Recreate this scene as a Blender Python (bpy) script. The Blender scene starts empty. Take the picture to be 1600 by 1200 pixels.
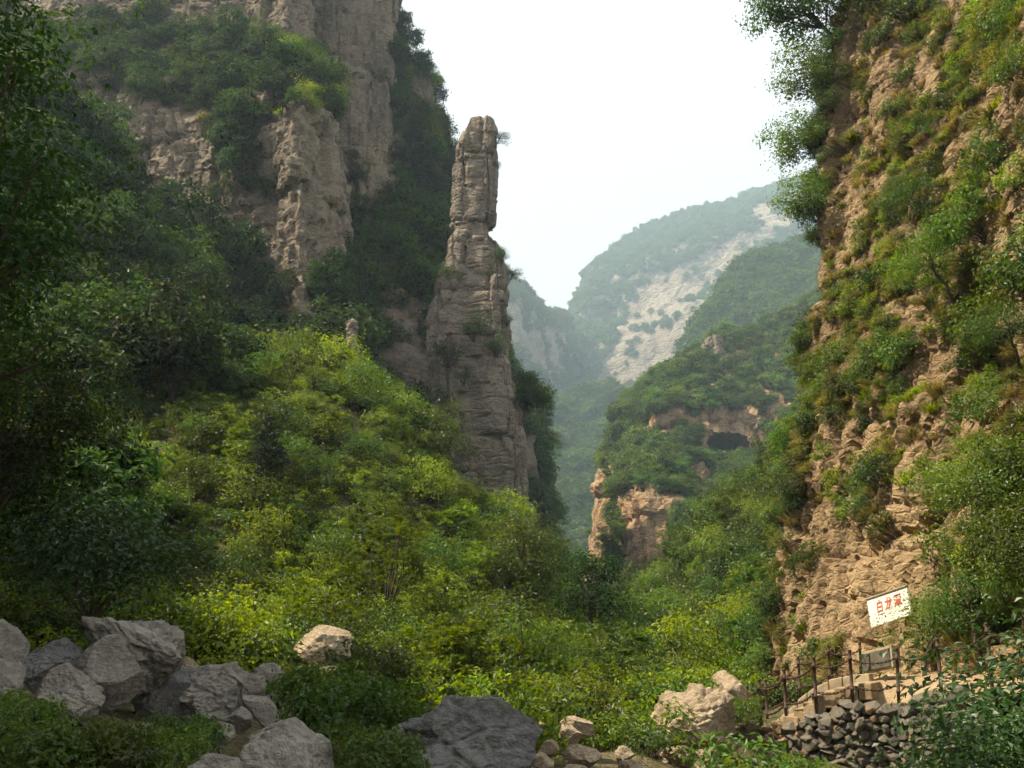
import bpy, bmesh, math
import numpy as np
from mathutils import Vector, Matrix, Euler

# ------------------------------------------------------------------ camera, sky, sun, exposure
sc = bpy.context.scene
COL = sc.collection
F, PITCH, EYE = 1505.0, math.radians(16.3), 1.6
cd = bpy.data.cameras.new('camera'); cam = bpy.data.objects.new('camera', cd); COL.objects.link(cam)
cd.sensor_width = 36; cd.lens = F / 1600 * 36; cd.clip_start = 0.1; cd.clip_end = 6000
cam.location = (0, 0, EYE); cam.rotation_euler = (math.pi / 2 + PITCH, 0, 0)
sc.camera = cam

SUN_EL, SUN_AZ = math.radians(56), math.radians(-92)          # azimuth from +Y towards +X
sundir = Vector((math.sin(SUN_AZ) * math.cos(SUN_EL), math.cos(SUN_AZ) * math.cos(SUN_EL), math.sin(SUN_EL)))
w = bpy.data.worlds.new('World'); sc.world = w; w.use_nodes = True
nt = w.node_tree; bg = nt.nodes['Background']
sky = nt.nodes.new('ShaderNodeTexSky'); sky.sky_type = 'NISHITA'; sky.sun_disc = False
sky.sun_elevation = SUN_EL; sky.sun_rotation = SUN_AZ
sky.air_density = 1.0; sky.dust_density = 5.0; sky.ozone_density = 1.0
mx = nt.nodes.new('ShaderNodeMix'); mx.data_type = 'RGBA'; mx.inputs[0].default_value = 0.82
mx.inputs[7].default_value = (9.0, 9.0, 8.9, 1)               # even milky summer haze over the whole sky
nt.links.new(sky.outputs[0], mx.inputs[6]); nt.links.new(mx.outputs[2], bg.inputs[0])
bg.inputs[1].default_value = 0.064
sl = bpy.data.lights.new('sun', 'SUN'); sl.energy = 5.0; sl.angle = math.radians(0.5); sl.color = (1, 0.86, 0.64)
so = bpy.data.objects.new('sun', sl); COL.objects.link(so); so.rotation_euler = sundir.to_track_quat('Z', 'Y').to_euler()
sc.view_settings.view_transform = 'Standard'; sc.view_settings.look = 'None'
sc.view_settings.exposure = 1.25; sc.view_settings.gamma = 1
sc.render.engine = 'CYCLES'
cy = sc.cycles
cy.max_bounces = 4; cy.diffuse_bounces = 2; cy.glossy_bounces = 1; cy.transmission_bounces = 3; cy.use_adaptive_sampling = True; cy.adaptive_threshold = .04; cy.adaptive_min_samples = 16; cy.volume_bounces = 0
cy.transparent_max_bounces = 4; cy.use_denoising = True; cy.caustics_reflective = False; cy.caustics_refractive = False
cy.sample_clamp_indirect = 3.0

# ------------------------------------------------------------------ helpers
CP, SP = math.cos(PITCH), math.sin(PITCH)
def P(px, py, Y):
    """a point of the place at distance Y ahead of the photographer, on the sight line of a photo pixel"""
    a = (px - 800) / F; b = (600 - py) / F
    d = np.array([a, CP - b * SP, SP + b * CP]); d = d * (Y / d[1])
    return np.array([d[0], Y, EYE + d[2]])
def PJ(V):
    V = np.asarray(V, float); q = V - np.array([0, 0, EYE])
    dep = q[..., 1] * CP + q[..., 2] * SP; up = -q[..., 1] * SP + q[..., 2] * CP
    dep = np.where(dep < 0.1, 0.1, dep)
    return 800 + F * q[..., 0] / dep, 600 - F * up / dep
def tag(o, label=None, cat=None, group=None, kind=None):
    if label: o['label'] = label
    if cat: o['category'] = cat
    if group: o['group'] = group
    if kind: o['kind'] = kind
    return o
def link(name, data, parent=None, loc=None):
    o = bpy.data.objects.new(name, data); COL.objects.link(o)
    if parent is not None: o.parent = parent
    if loc is not None: o.location = loc
    return o
def mesh(name, v, f, mats=(), smooth=True):
    me = bpy.data.meshes.new(name)
    me.from_pydata(np.asarray(v, float).tolist() if not isinstance(v, list) else v, [], f.tolist() if hasattr(f, 'tolist') else f)
    for m in mats: me.materials.append(m)
    if smooth: me.polygons.foreach_set('use_smooth', np.ones(len(me.polygons), bool))
    return me
def _h(ix, iy, iz, seed):
    h = (ix.astype(np.int64) * 73856093 ^ iy.astype(np.int64) * 19349663 ^ iz.astype(np.int64) * 83492791 ^ (seed * 2654435761 & 0xffffffff)) & 0xffffffff
    h = ((h ^ (h >> 16)) * 0x45d9f3b) & 0xffffffff; h = ((h ^ (h >> 16)) * 0x45d9f3b) & 0xffffffff
    return (h ^ (h >> 16)) * (1 / 4294967295.0)
def vn(p, seed=0):
    p = np.asarray(p, float); i = np.floor(p); f = p - i; u = f * f * (3 - 2 * f); r = 0
    for dx in (0, 1):
        wx = u[..., 0] if dx else 1 - u[..., 0]
        for dy in (0, 1):
            wy = u[..., 1] if dy else 1 - u[..., 1]
            for dz in (0, 1):
                wz = u[..., 2] if dz else 1 - u[..., 2]
                r = r + _h(i[..., 0] + dx, i[..., 1] + dy, i[..., 2] + dz, seed) * wx * wy * wz
    return r * 2 - 1
def fbm(p, o=4, seed=0):
    r = 0; a = 1; p = np.asarray(p, float)
    for k in range(o): r = r + a * vn(p * (2.03 ** k) + 17.3 * k, seed + k); a *= 0.5
    return r
def cells(p, seed=0):
    """nearest jittered cell: its random value, and the distance to the border"""
    i = np.floor(p); b1 = np.full(p.shape[:-1], 9.0); b2 = b1.copy(); val = b1 * 0
    for dx in (-1, 0, 1):
        for dy in (-1, 0, 1):
            for dz in (-1, 0, 1):
                c = i + (dx, dy, dz)
                q = np.stack([c[..., k] + _h(c[..., 0], c[..., 1], c[..., 2], seed + 11 * k + 1) for k in range(3)], -1)
                d = np.sqrt(((p - q) ** 2).sum(-1)); v = _h(c[..., 0], c[..., 1], c[..., 2], seed + 77)
                n = d < b1
                b2 = np.where(n, b1, np.minimum(b2, d)); val = np.where(n, v, val); b1 = np.where(n, d, b1)
    return val, b2 - b1
def rockdisp(p, s=1.0, seed=0, rib=0.8, bed=0.5, tall=1.3, fine=1.0):
    wv = np.stack([vn(p / (1.7 * s), seed + 3), vn(p / (1.7 * s), seed + 4), vn(p / (1.7 * s), seed + 5)], -1) * 0.3 * s
    q = p + wv
    v1, e1 = cells(q / np.array([1.5 * s, 1.5 * s, 1.5 * tall * s]), seed)
    v2, e2 = cells(q / np.array([.6 * s, .6 * s, .5 * tall * s]), seed + 5)
    st = vn(np.stack([q[..., 2] / (0.9 * s), q[..., 0] * 0.02, q[..., 1] * 0.02], -1), seed + 8)
    rb = vn(np.stack([q[..., 0] / (2.6 * s), q[..., 1] / (2.6 * s), q[..., 2] / (14 * s)], -1), seed + 9)
    d = 0.6 * (v1 - .5) + fine * (.24 * (v2 - .5) - .07 * np.clip(.09 - e2, 0, 1) / .09) - 0.22 * np.clip(0.10 - e1, 0, 1) / .10
    return s * (d + bed * st * 0.4 + rib * rb + fine * .12 * fbm(p / (0.8 * s), 2, seed + 20))
def cells2(x, y, k, seed):
    i, j = np.floor(x), np.floor(y); b1 = np.full(x.shape, 9.0); b2 = b1.copy(); val = b1 * 0
    for dx in (-1, 0, 1):
        for dy in (-1, 0, 1):
            cx, cy = i + dx, j + dy
            d = np.hypot(x - cx - _h(cx, cy, k, seed + 1), y - cy - _h(cx, cy, k, seed + 2)); v = _h(cx, cy, k, seed + 3); n = d < b1
            b2 = np.where(n, b1, np.minimum(b2, d)); val = np.where(n, v, val); b1 = np.where(n, d, b1)
    return val, b2 - b1
def blocks(p, levels, seed=0, rough=.12, notch=.35):
    """beds split into jointed blocks that stand in or out; levels of (bed height, block width, relief)"""
    d = 0
    for q, (th, wd, amp) in enumerate(levels):
        wz = p[..., 2] / th + .16 * vn(p / (wd * 4.0), seed + 31 * q) + .05 * vn(p / (wd * .8), seed + 31 * q + 1); k = np.floor(wz); f = wz - k
        jx = .09 * vn(p / (wd * 1.1), seed + 31 * q + 2); v, e = cells2(p[..., 0] / wd + 13.7 * _h(k, k * 0, k * 0, seed) + jx, p[..., 1] / wd + jx, k, seed + 31 * q + 5)
        d = d + amp * (v - .5) - amp * notch * np.clip(.07 - np.minimum(f, 1 - f), 0, 1) / .07 - amp * .4 * np.clip(.10 - e, 0, 1) / .10
    return d + rough * levels[0][2] * fbm(p / levels[-1][1], 3, seed + 90)
def resample(c, L):
    """piecewise linear resampling of axis 0 of (n, m, 3) to steps of about L"""
    seg = np.sqrt(((c[1:] - c[:-1]) ** 2).sum(-1)).mean(1); t = np.concatenate([[0], np.cumsum(seg)])
    n = max(4, int(t[-1] / L)); tt = np.linspace(0, t[-1], n)
    k = np.clip(np.searchsorted(t, tt, side='right') - 1, 0, len(t) - 2); f = ((tt - t[k]) / (t[k + 1] - t[k]))[:, None, None]
    return c[k] * (1 - f) + c[k + 1] * f
def smooth_grid(g, it):
    for _ in range(it):
        h = g.copy(); h[1:-1] = (g[:-2] + 2 * g[1:-1] + g[2:]) / 4; g = h
        h = g.copy(); h[:, 1:-1] = (g[:, :-2] + 2 * g[:, 1:-1] + g[:, 2:]) / 4; g = h
    return g
def gnormals(g):
    du = np.gradient(g, axis=0); dv = np.gradient(g, axis=1); n = np.cross(du, dv)
    return n / (np.linalg.norm(n, axis=-1, keepdims=True) + 1e-9)
def unit(v): return v / (np.linalg.norm(v, axis=-1, keepdims=True) + 1e-9)
def gfaces(nu, nv, wrap=False):
    a = np.arange(nu * nv).reshape(nu, nv)
    if wrap: a = np.vstack([a, a[:1]])
    return np.stack([a[:-1, :-1], a[1:, :-1], a[1:, 1:], a[:-1, 1:]], -1).reshape(-1, 4)
class Surf: pass
def loft(name, cols, L, s, seed, mat, back=(0, 25, 0), sm=6, amp=1.0, rib=.8, bed=.5, side=True, carve=None, label=None, px=True, tall=1.3, fine=1.0, smooth=True, ys=1.0, big=0.0, blk=None, notch=.35):
    """a landform from columns of points running bottom to top; closed behind by a top, a back and two ends"""
    c = np.array([[P(q[0], q[1], q[2] * ys) if px else np.array(q, float) for q in col] for col in cols])
    bk = np.array(back, float); zlow = c[..., 2].min() - 6
    down = c[:, :1] * 1.0; down[..., 2] -= 6
    c = np.concatenate([down, c], 1)
    g = resample(c, L); g = resample(g.transpose(1, 0, 2), L).transpose(1, 0, 2)
    g = smooth_grid(g, sm); n = gnormals(g)
    if (n * (np.array([0, 0, EYE]) - g)).sum(-1).mean() < 0:
        g = g[::-1].copy(); n = gnormals(g)
    d = rockdisp(g, s, seed, rib, bed, tall, fine) * amp if not blk else blocks(g, blk, seed, .12, notch) + amp * s * rib * vn(g / np.array([2.6 * s, 2.6 * s, 14 * s]), seed + 9)
    if big: d = d + big * rockdisp(g, 3.2 * s, seed + 200, .3, 0, tall, .6)
    g = g + n * d[..., None]
    if carve: g = carve(g)
    front = g; ext = []
    for q in (.06, .2, .5, .8, 1.0):
        e = g[:, -1:] + bk * q; e[..., 2] += 1.2 * vn(e / 3.0, seed + 60) + 1.0; ext.append(e)
    e = g[:, -1:] + bk; e[..., 2] = zlow; g = np.concatenate([g] + ext + [e], 1)
    if side: g = np.concatenate([g[:1] + bk, g[:1] + bk * .4, g, g[-1:] + bk * .4, g[-1:] + bk], 0)
    o = link(name, mesh(name, g.reshape(-1, 3), gfaces(*g.shape[:2]), [mat], smooth=smooth))
    tag(o, label, kind='structure')
    r = Surf(); r.o = o; r.g = front; r.n = gnormals(smooth_grid(front, 2)); return r

# ------------------------------------------------------------------ materials
def newmat(name):
    m = bpy.data.materials.new(name); m.use_nodes = True; t = m.node_tree; b = t.nodes['Principled BSDF']; return m, t, b
def nd(t, typ, **k):
    n = t.nodes.new(typ)
    for a, v in k.items():
        if isinstance(a, str) and hasattr(n, a): setattr(n, a, v)
    return n
def coords(t, scale):
    tc = nd(t, 'ShaderNodeTexCoord'); geo = nd(t, 'ShaderNodeNewGeometry'); mp = nd(t, 'ShaderNodeMapping'); mp.inputs['Scale'].default_value = scale
    return tc, geo, mp
def ramp(t, fac, stops):
    r = nd(t, 'ShaderNodeValToRGB'); e = r.color_ramp.elements
    while len(e) < len(stops): e.new(0.5)
    for q, (p, c) in zip(e, stops): q.position = p; q.color = (*c, 1)
    t.links.new(fac, r.inputs[0]); return r.outputs[0]
def noise(t, vec, scale, detail=6, rough=.6, dist=0):
    n = nd(t, 'ShaderNodeTexNoise'); n.inputs['Scale'].default_value = scale; n.inputs['Detail'].default_value = detail
    n.inputs['Roughness'].default_value = rough; n.inputs['Distortion'].default_value = dist; t.links.new(vec, n.inputs['Vector']); return n.outputs['Fac']
def mixc(t, fac, a, b, blend='MIX'):
    m = nd(t, 'ShaderNodeMix'); m.data_type = 'RGBA'; m.blend_type = blend
    for s, v in ((0, fac), (6, a), (7, b)):
        if hasattr(v, 'links') or hasattr(v, 'is_linked'): t.links.new(v, m.inputs[s])
        else: m.inputs[s].default_value = v if s == 0 else (*v, 1)
    return m.outputs[2]
def rock_mat(name, dark, mid, light, stain=(.06, .055, .045), s=1.0, stainamt=.55, moss=None, bump=.6, local=False, crack=.35):
    m, t, b = newmat(name)
    tc = nd(t, 'ShaderNodeTexCoord'); geo = nd(t, 'ShaderNodeNewGeometry')
    pos = tc.outputs['Object'] if local else geo.outputs['Position']
    def mp(sx, sy, sz):
        k = nd(t, 'ShaderNodeMapping'); k.inputs['Scale'].default_value = (sx / s, sy / s, sz / s); t.links.new(pos, k.inputs[0]); return k.outputs[0]
    big = noise(t, mp(.25, .25, .25), 1, 3, .65)
    col = ramp(t, big, [(.36, dark), (.5, mid), (.62, light)])
    bed = noise(t, mp(.12, .12, 2.2), 1, 4, .7)
    col = mixc(t, .28, col, ramp(t, bed, [(.35, dark), (.62, light)]))
    streak = noise(t, mp(1.3, 1.3, .12), 1, 3, .65)
    sf = nd(t, 'ShaderNodeMapRange'); sf.inputs[1].default_value = .52; sf.inputs[2].default_value = .72; sf.inputs[4].default_value = stainamt
    t.links.new(streak, sf.inputs[0]); col = mixc(t, sf.outputs[0], col, stain)
    fine = noise(t, mp(5, 5, 7), 1, 4, .75)
    col = mixc(t, .38, col, ramp(t, fine, [(.3, tuple(.35 * x for x in mid)), (.5, mid), (.7, tuple(min(1, 1.5 * x) for x in light))]), 'MIX')
    if moss:
        mn = noise(t, mp(.5, .5, .5), 1.3, 3, .7); mf = nd(t, 'ShaderNodeMapRange'); mf.inputs[1].default_value = .5; mf.inputs[2].default_value = .62; mf.inputs[4].default_value = .8
        t.links.new(mn, mf.inputs[0]); col = mixc(t, mf.outputs[0], col, moss)
    t.links.new(col, b.inputs['Base Color']); b.inputs['Roughness'].default_value = .9; b.inputs['Specular IOR Level'].default_value = .2
    vor = nd(t, 'ShaderNodeTexVoronoi'); vor.feature = 'DISTANCE_TO_EDGE'; vor.inputs['Scale'].default_value = 1
    wv = nd(t, 'ShaderNodeVectorMath'); wv.operation = 'ADD'; nz = nd(t, 'ShaderNodeTexNoise'); nz.inputs['Scale'].default_value = 1.5 / s
    t.links.new(pos, nz.inputs['Vector']); t.links.new(mp(2.2, 2.2, 3.4), wv.inputs[0]); t.links.new(nz.outputs['Color'], wv.inputs[1]); t.links.new(wv.outputs[0], vor.inputs['Vector'])
    cr = nd(t, 'ShaderNodeMapRange'); cr.inputs[2].default_value = .12; t.links.new(vor.outputs['Distance'], cr.inputs[0])
    ad = nd(t, 'ShaderNodeMath'); ad.operation = 'MULTIPLY_ADD'; ad.inputs[1].default_value = crack; t.links.new(cr.outputs[0], ad.inputs[0]); t.links.new(fine, ad.inputs[2])
    bp = nd(t, 'ShaderNodeBump'); bp.inputs['Strength'].default_value = bump; bp.inputs['Distance'].default_value = .25 * s
    t.links.new(ad.outputs[0], bp.inputs['Height']); t.links.new(bp.outputs[0], b.inputs['Normal'])
    return m
def leaf_mat(name, c0, c1, trans=.45, rough=.42, hue=.03, val=.5, spec=.5):
    """leaves: colour per leaf and per plant, light passing through"""
    m, t, b = newmat(name); out = t.nodes['Material Output']
    at = nd(t, 'ShaderNodeAttribute'); at.attribute_name = 'var'
    oi = nd(t, 'ShaderNodeObjectInfo')
    col = ramp(t, at.outputs['Fac'], [(0, c0), (1, c1)])
    hs = nd(t, 'ShaderNodeHueSaturation')
    mr = nd(t, 'ShaderNodeMapRange'); mr.inputs[3].default_value = .5 - hue; mr.inputs[4].default_value = .5 + hue; t.links.new(oi.outputs['Random'], mr.inputs[0]); t.links.new(mr.outputs[0], hs.inputs['Hue'])
    ml = nd(t, 'ShaderNodeMath'); ml.operation = 'MULTIPLY'; ml.inputs[1].default_value = 7.31; fr = nd(t, 'ShaderNodeMath'); fr.operation = 'FRACT'
    t.links.new(oi.outputs['Random'], ml.inputs[0]); t.links.new(ml.outputs[0], fr.inputs[0])
    mv = nd(t, 'ShaderNodeMapRange'); mv.inputs[3].default_value = 1 - val; mv.inputs[4].default_value = 1 + val; t.links.new(fr.outputs[0], mv.inputs[0]); t.links.new(mv.outputs[0], hs.inputs['Value'])
    t.links.new(col, hs.inputs['Color']); t.links.new(hs.outputs[0], b.inputs['Base Color'])
    b.inputs['Roughness'].default_value = rough; b.inputs['Specular IOR Level'].default_value = spec
    tr = nd(t, 'ShaderNodeBsdfTranslucent'); tcl = nd(t, 'ShaderNodeHueSaturation'); tcl.inputs['Hue'].default_value = .487; tcl.inputs['Saturation'].default_value = 1.15; tcl.inputs['Value'].default_value = 1.7
    t.links.new(hs.outputs[0], tcl.inputs['Color']); t.links.new(tcl.outputs[0], tr.inputs[0])
    ms = nd(t, 'ShaderNodeMixShader'); ms.inputs[0].default_value = trans
    t.links.new(b.outputs[0], ms.inputs[1]); t.links.new(tr.outputs[0], ms.inputs[2]); t.links.new(ms.outputs[0], out.inputs[0])
    return m
def plain(name, c, rough=.8, c2=None, sc_=6, bump=.2, spec=.3, dist=.02):
    m, t, b = newmat(name); tc = nd(t, 'ShaderNodeTexCoord')
    n = noise(t, tc.outputs['Object'], sc_, 8, .7)
    col = ramp(t, n, [(.35, c), (.65, c2 or tuple(x * .6 for x in c))]); t.links.new(col, b.inputs['Base Color'])
    b.inputs['Roughness'].default_value = rough; b.inputs['Specular IOR Level'].default_value = spec
    bp = nd(t, 'ShaderNodeBump'); bp.inputs['Strength'].default_value = bump; bp.inputs['Distance'].default_value = dist
    t.links.new(n, bp.inputs['Height']); t.links.new(bp.outputs[0], b.inputs['Normal']); return m

R_WARM = rock_mat('rock_ochre', (.115, .075, .039), (.22, .15, .08), (.355, .255, .142), (.05, .04, .025), 1.0, .65, bump=.6)
R_GREY = rock_mat('rock_greybrown', (.085, .067, .047), (.17, .135, .097), (.27, .215, .155), (.03, .027, .022), 2.2, .8, bump=.55)
R_PILLAR = rock_mat('rock_pillar', (.11, .09, .068), (.20, .165, .127), (.30, .25, .195), (.04, .036, .03), 2.0, .75, bump=.55)
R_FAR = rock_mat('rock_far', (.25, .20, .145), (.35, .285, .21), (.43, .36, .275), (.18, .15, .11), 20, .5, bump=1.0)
R_CAVE = rock_mat('rock_cave', (.17, .115, .065), (.32, .21, .115), (.46, .31, .175), (.07, .06, .045), 3, .65, bump=.6)
R_BOULD = rock_mat('rock_boulder', (.14, .126, .104), (.24, .217, .182), (.36, .33, .28), (.045, .041, .034), .5, .55, bump=.7, crack=.04, local=True)
R_BOULDW = rock_mat('rock_boulder_tan', (.20, .15, .095), (.33, .26, .175), (.43, .35, .25), (.10, .075, .045), .5, .5, bump=.7, crack=.04, local=True)
R_BOULDD = rock_mat('rock_boulder_slate', (.085, .083, .078), (.15, .146, .138), (.24, .234, .22), (.025, .025, .022), .5, .4, bump=.7, crack=.04, local=True)
SOIL = rock_mat('soil', (.06, .045, .025), (.10, .085, .04), (.16, .13, .07), (.04, .045, .02), .6, .5, moss=(.045, .06, .015), bump=.8)
SOILG = rock_mat('forest_soil', (.04, .045, .02), (.06, .065, .025), (.10, .09, .05), (.03, .035, .015), 3, .5, moss=(.03, .05, .012), bump=.8)
BARK = plain('bark', (.10, .075, .05), .9, (.04, .03, .02), 12, .6)
RUST = plain('rusted_iron', (.085, .042, .025), .75, (.03, .018, .013), 14, .4, .4, .005)
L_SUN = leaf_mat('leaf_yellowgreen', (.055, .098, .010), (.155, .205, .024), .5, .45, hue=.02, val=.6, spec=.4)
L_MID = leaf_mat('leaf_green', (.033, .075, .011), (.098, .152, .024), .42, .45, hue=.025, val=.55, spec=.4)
L_DARK_SHADE = leaf_mat('leaf_darkgreen_shade', (.016, .04, .010), (.048, .082, .016), .32, .6, hue=.025, val=.7, spec=.12)  # dark green, lowered further so the leaf colour itself carries shade
L_FAR = leaf_mat('leaf_forest', (.03, .075, .014), (.085, .135, .024), .3, .6, hue=.025, val=.4, spec=.2)
L_DRY = leaf_mat('leaf_drygrass', (.085, .09, .02), (.21, .18, .055), .40, .6, hue=.03, val=.4, spec=.2)
L_OLIVE = leaf_mat('leaf_olive', (.06, .075, .011), (.15, .155, .028), .42, .5, hue=.03, val=.5, spec=.3)
L_PINE = leaf_mat('needle_pine', (.018, .04, .016), (.045, .075, .03), .2, .5, hue=.02, val=.3, spec=.3)
L_BROWN = leaf_mat('needle_brown', (.07, .06, .025), (.15, .115, .045), .2, .6, hue=.02, val=.3, spec=.3)
L_GLOSS = leaf_mat('leaf_glossy', (.018, .055, .014), (.045, .10, .024), .30, .42, hue=.015, val=.25, spec=.4)

# ------------------------------------------------------------------ plants as prototypes (unlinked; copied or scattered)
def leaves(pos, nrm, r, Lf, Wf, axis=None, droop=0.0):
    n = len(pos); nrm = unit(nrm)
    ax = r.normal(size=(n, 3)) if axis is None else axis
    ax = unit(ax - nrm * (ax * nrm).sum(-1, keepdims=True)); ax = unit(ax + np.array([0, 0, -droop])); sd = np.cross(nrm, ax)
    l = Lf * r.uniform(.65, 1.25, (n, 1)); wd = Wf * r.uniform(.7, 1.2, (n, 1))
    a = pos; b = pos + ax * l * .5 + sd * wd * .5 + nrm * wd * .18; c = pos + ax * l - nrm * l * .12; d = pos + ax * l * .5 - sd * wd * .5 + nrm * wd * .18
    v = np.stack([a, b, c, d], 1).reshape(-1, 3); f = np.arange(4 * n).reshape(n, 4); return v, f
def tube(pts, rad, k=5):
    pts = np.array(pts, float); n = len(pts); d = unit(np.gradient(pts, axis=0)); u = np.cross(d, (.31, .87, .2)); u = unit(u); v2 = np.cross(d, u)
    an = np.arange(k) * 2 * math.pi / k; rad = np.array(rad, float).reshape(-1, 1, 1)
    ring = pts[:, None] + rad * (np.cos(an)[None, :, None] * u[:, None] + np.sin(an)[None, :, None] * v2[:, None])
    f = []
    for i in range(n - 1):
        for j in range(k):
            a = i * k + j; b = i * k + (j + 1) % k; f.append([a, b, b + k, a + k])
    return ring.reshape(-1, 3), np.array(f)
def join(parts):
    V = []; Fs = []; o = 0
    for v, f in parts: V.append(v); Fs.append(f + o); o += len(v)
    return np.concatenate(V), np.concatenate(Fs)
def plant_mesh(name, lv, stems, lm, r, bark=BARK, split=False):
    """leaves (and stems) as one mesh with two materials, or two meshes"""
    def fin(me, var):
        a = me.attributes.new('var', 'FLOAT', 'FACE'); a.data.foreach_set('value', var.astype(np.float32)); return me
    v, f = lv
    if split or stems is None:
        me = fin(mesh(name, v, f, [lm], smooth=False), np.clip(r.normal(.5, .27, len(f)), 0, 1))
        return (me, mesh(name + '_wood', *stems, [bark]) if stems is not None else None)
    V, Fc = join([(v, f), stems]); me = mesh(name, V, Fc, [lm, bark], smooth=False)
    me.polygons.foreach_set('material_index', np.r_[np.zeros(len(f), np.int32), np.ones(len(stems[1]), np.int32)])
    return (fin(me, np.r_[np.clip(r.normal(.5, .27, len(f)), 0, 1), np.zeros(len(stems[1]))]), None)
def clumps(r, M, rx, rz, zc, shell=.5, lob=.35, low=-.6):
    """clump centres through an uneven crown"""
    d = unit(r.normal(size=(M * 3, 3))); d = d[d[:, 2] > low][:M]
    k = 1 + lob * fbm(d * 1.6 + r.uniform(0, 50, 3), 2, 1); rad = r.uniform(shell, 1, (len(d), 1)) ** .6 * k[:, None]
    return d * rad * np.array([rx, rx, rz]) + np.array([0, 0, zc])
def shrub(name, seed, h=1.5, rx=.9, M=46, n=62, Lf=.085, Wf=.05, lm=L_SUN, cr=.26, split=False, up=.6, frond=False):
    r = np.random.default_rng(seed); zc = h * .48
    c = clumps(r, M, rx, h * .5, zc, .35, .4, -.75)
    out = unit(c - np.array([0, 0, h * .25]))
    if frond:
        pos = []; nr = []; ax = []
        for q, o_ in zip(c, out):
            for _ in range(n // 18 + 1):
                dr = unit(o_ + r.normal(size=3) * .6 + np.array([0, 0, .15])); Ln = r.uniform(.35, .6) * h * .33; sd = unit(np.cross(dr, (0, 0, 1))); up_ = np.cross(sd, dr)
                for kk in range(8):
                    tt = (kk + 1) / 8; base = q + dr * Ln * tt - np.array([0, 0, .35 * Ln * tt * tt])
                    for s_ in (-1, 1): pos.append(base); nr.append(up_ + r.normal(size=3) * .3); ax.append(sd * s_ + dr * .5)
        lv = leaves(np.array(pos), np.array(nr), r, Lf, Wf, np.array(ax), .15)
    else:
        ci = np.repeat(np.arange(len(c)), n); off = r.normal(size=(len(ci), 3)) * cr * np.array([1, 1, .62]) * (h / 1.5)
        pos = c[ci] + off; nr = out[ci] * .55 + unit(off) * .5 + r.normal(size=off.shape) * .55 + np.array([0, 0, up])
        lv = leaves(pos, nr, r, Lf, Wf, None, .1)
    st = []
    for q in c[::max(1, len(c) // 14)]:
        mid = q * .5 + r.normal(size=3) * .06 * h; mid[2] = q[2] * .45; st.append(tube([(r.normal() * .05, r.normal() * .05, -.25), mid, q], [.012 * h, .008 * h, .003 * h], 4))
    return plant_mesh(name, lv, join(st), lm, r, split=split)
def treeproto(name, seed, H=5.0, rx=1.9, rz=1.7, M=75, n=70, Lf=.16, Wf=.09, lm=L_MID, cr=.36, lean=(0, 0), split=True, trunk=.11, sub=9):
    r = np.random.default_rng(seed); zc = H - rz * .95
    c = clumps(r, M, rx, rz, 0, .35, .45, -.85) + np.array([lean[0], lean[1], zc])
    ctr = np.array([lean[0], lean[1], zc - .3 * rz]); out = unit(c - ctr)
    ci = np.repeat(np.arange(len(c)), n); off = r.normal(size=(len(ci), 3)) * cr * np.array([1, 1, .55])
    lv = leaves(c[ci] + off, out[ci] * .5 + unit(off) * .4 + r.normal(size=off.shape) * .55 + np.array([0, 0, .6]), r, Lf, Wf, None, .1)
    tp = np.array([lean[0] * .8, lean[1] * .8, zc]); mid = tp * .5 + np.r_[r.normal(size=2) * .12, 0]; mid[2] = zc * .5
    st = [tube([(0, 0, -.5), (tp * .2) * (1, 1, 1), mid, tp], [trunk * 1.4, trunk * 1.1, trunk * .85, trunk * .5], 8)]
    for q in c[::max(1, len(c) // (sub * 2))]:
        a = mid * r.uniform(.0, .5) + tp * .5 + (0, 0, 0); a = mid + (tp - mid) * r.uniform(.1, 1); m2 = (a + q) / 2 + r.normal(size=3) * .15
        st.append(tube([a, m2, q], [trunk * .42, trunk * .25, trunk * .07], 5))
    return plant_mesh(name, lv, join(st), lm, r, split=split)
def conifer(name, seed, H=3.2, R=1.0, lm=L_PINE, split=True):
    r = np.random.default_rng(seed); pos = []; nr = []; ax = []; st = [tube([(0, 0, -.3), (0.03, 0, H * .5), (0, 0, H)], [.06, .04, .008], 6)]
    z = .25
    while z < H * .98:
        k = 6 if z < H * .7 else 4; Lb = R * (1 - z / H) ** .8 * r.uniform(.75, 1.15) + .08
        for j in range(k):
            a = r.uniform(0, 6.283); d = np.array([math.cos(a), math.sin(a), .22]); e = np.array([0, 0, z]) + d * Lb
            st.append(tube([(0, 0, z), np.array([0, 0, z]) + d * Lb * .5, e], [.016, .01, .004], 3))
            for q in range(int(26 * Lb / R) + 8):
                tt = r.uniform(.15, 1.05); b = np.array([0, 0, z]) + d * Lb * tt + r.normal(size=3) * .03
                for _ in range(3): pos.append(b); nr.append(r.normal(size=3) + (0, 0, .7)); ax.append(d + r.normal(size=3) * .7 + (0, 0, .35))
        z += H * .062 * r.uniform(.7, 1.3)
    lv = leaves(np.array(pos), np.array(nr), r, .17, .035, np.array(ax), 0)
    return plant_mesh(name, lv, join(st), lm, r, split=split)
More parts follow.
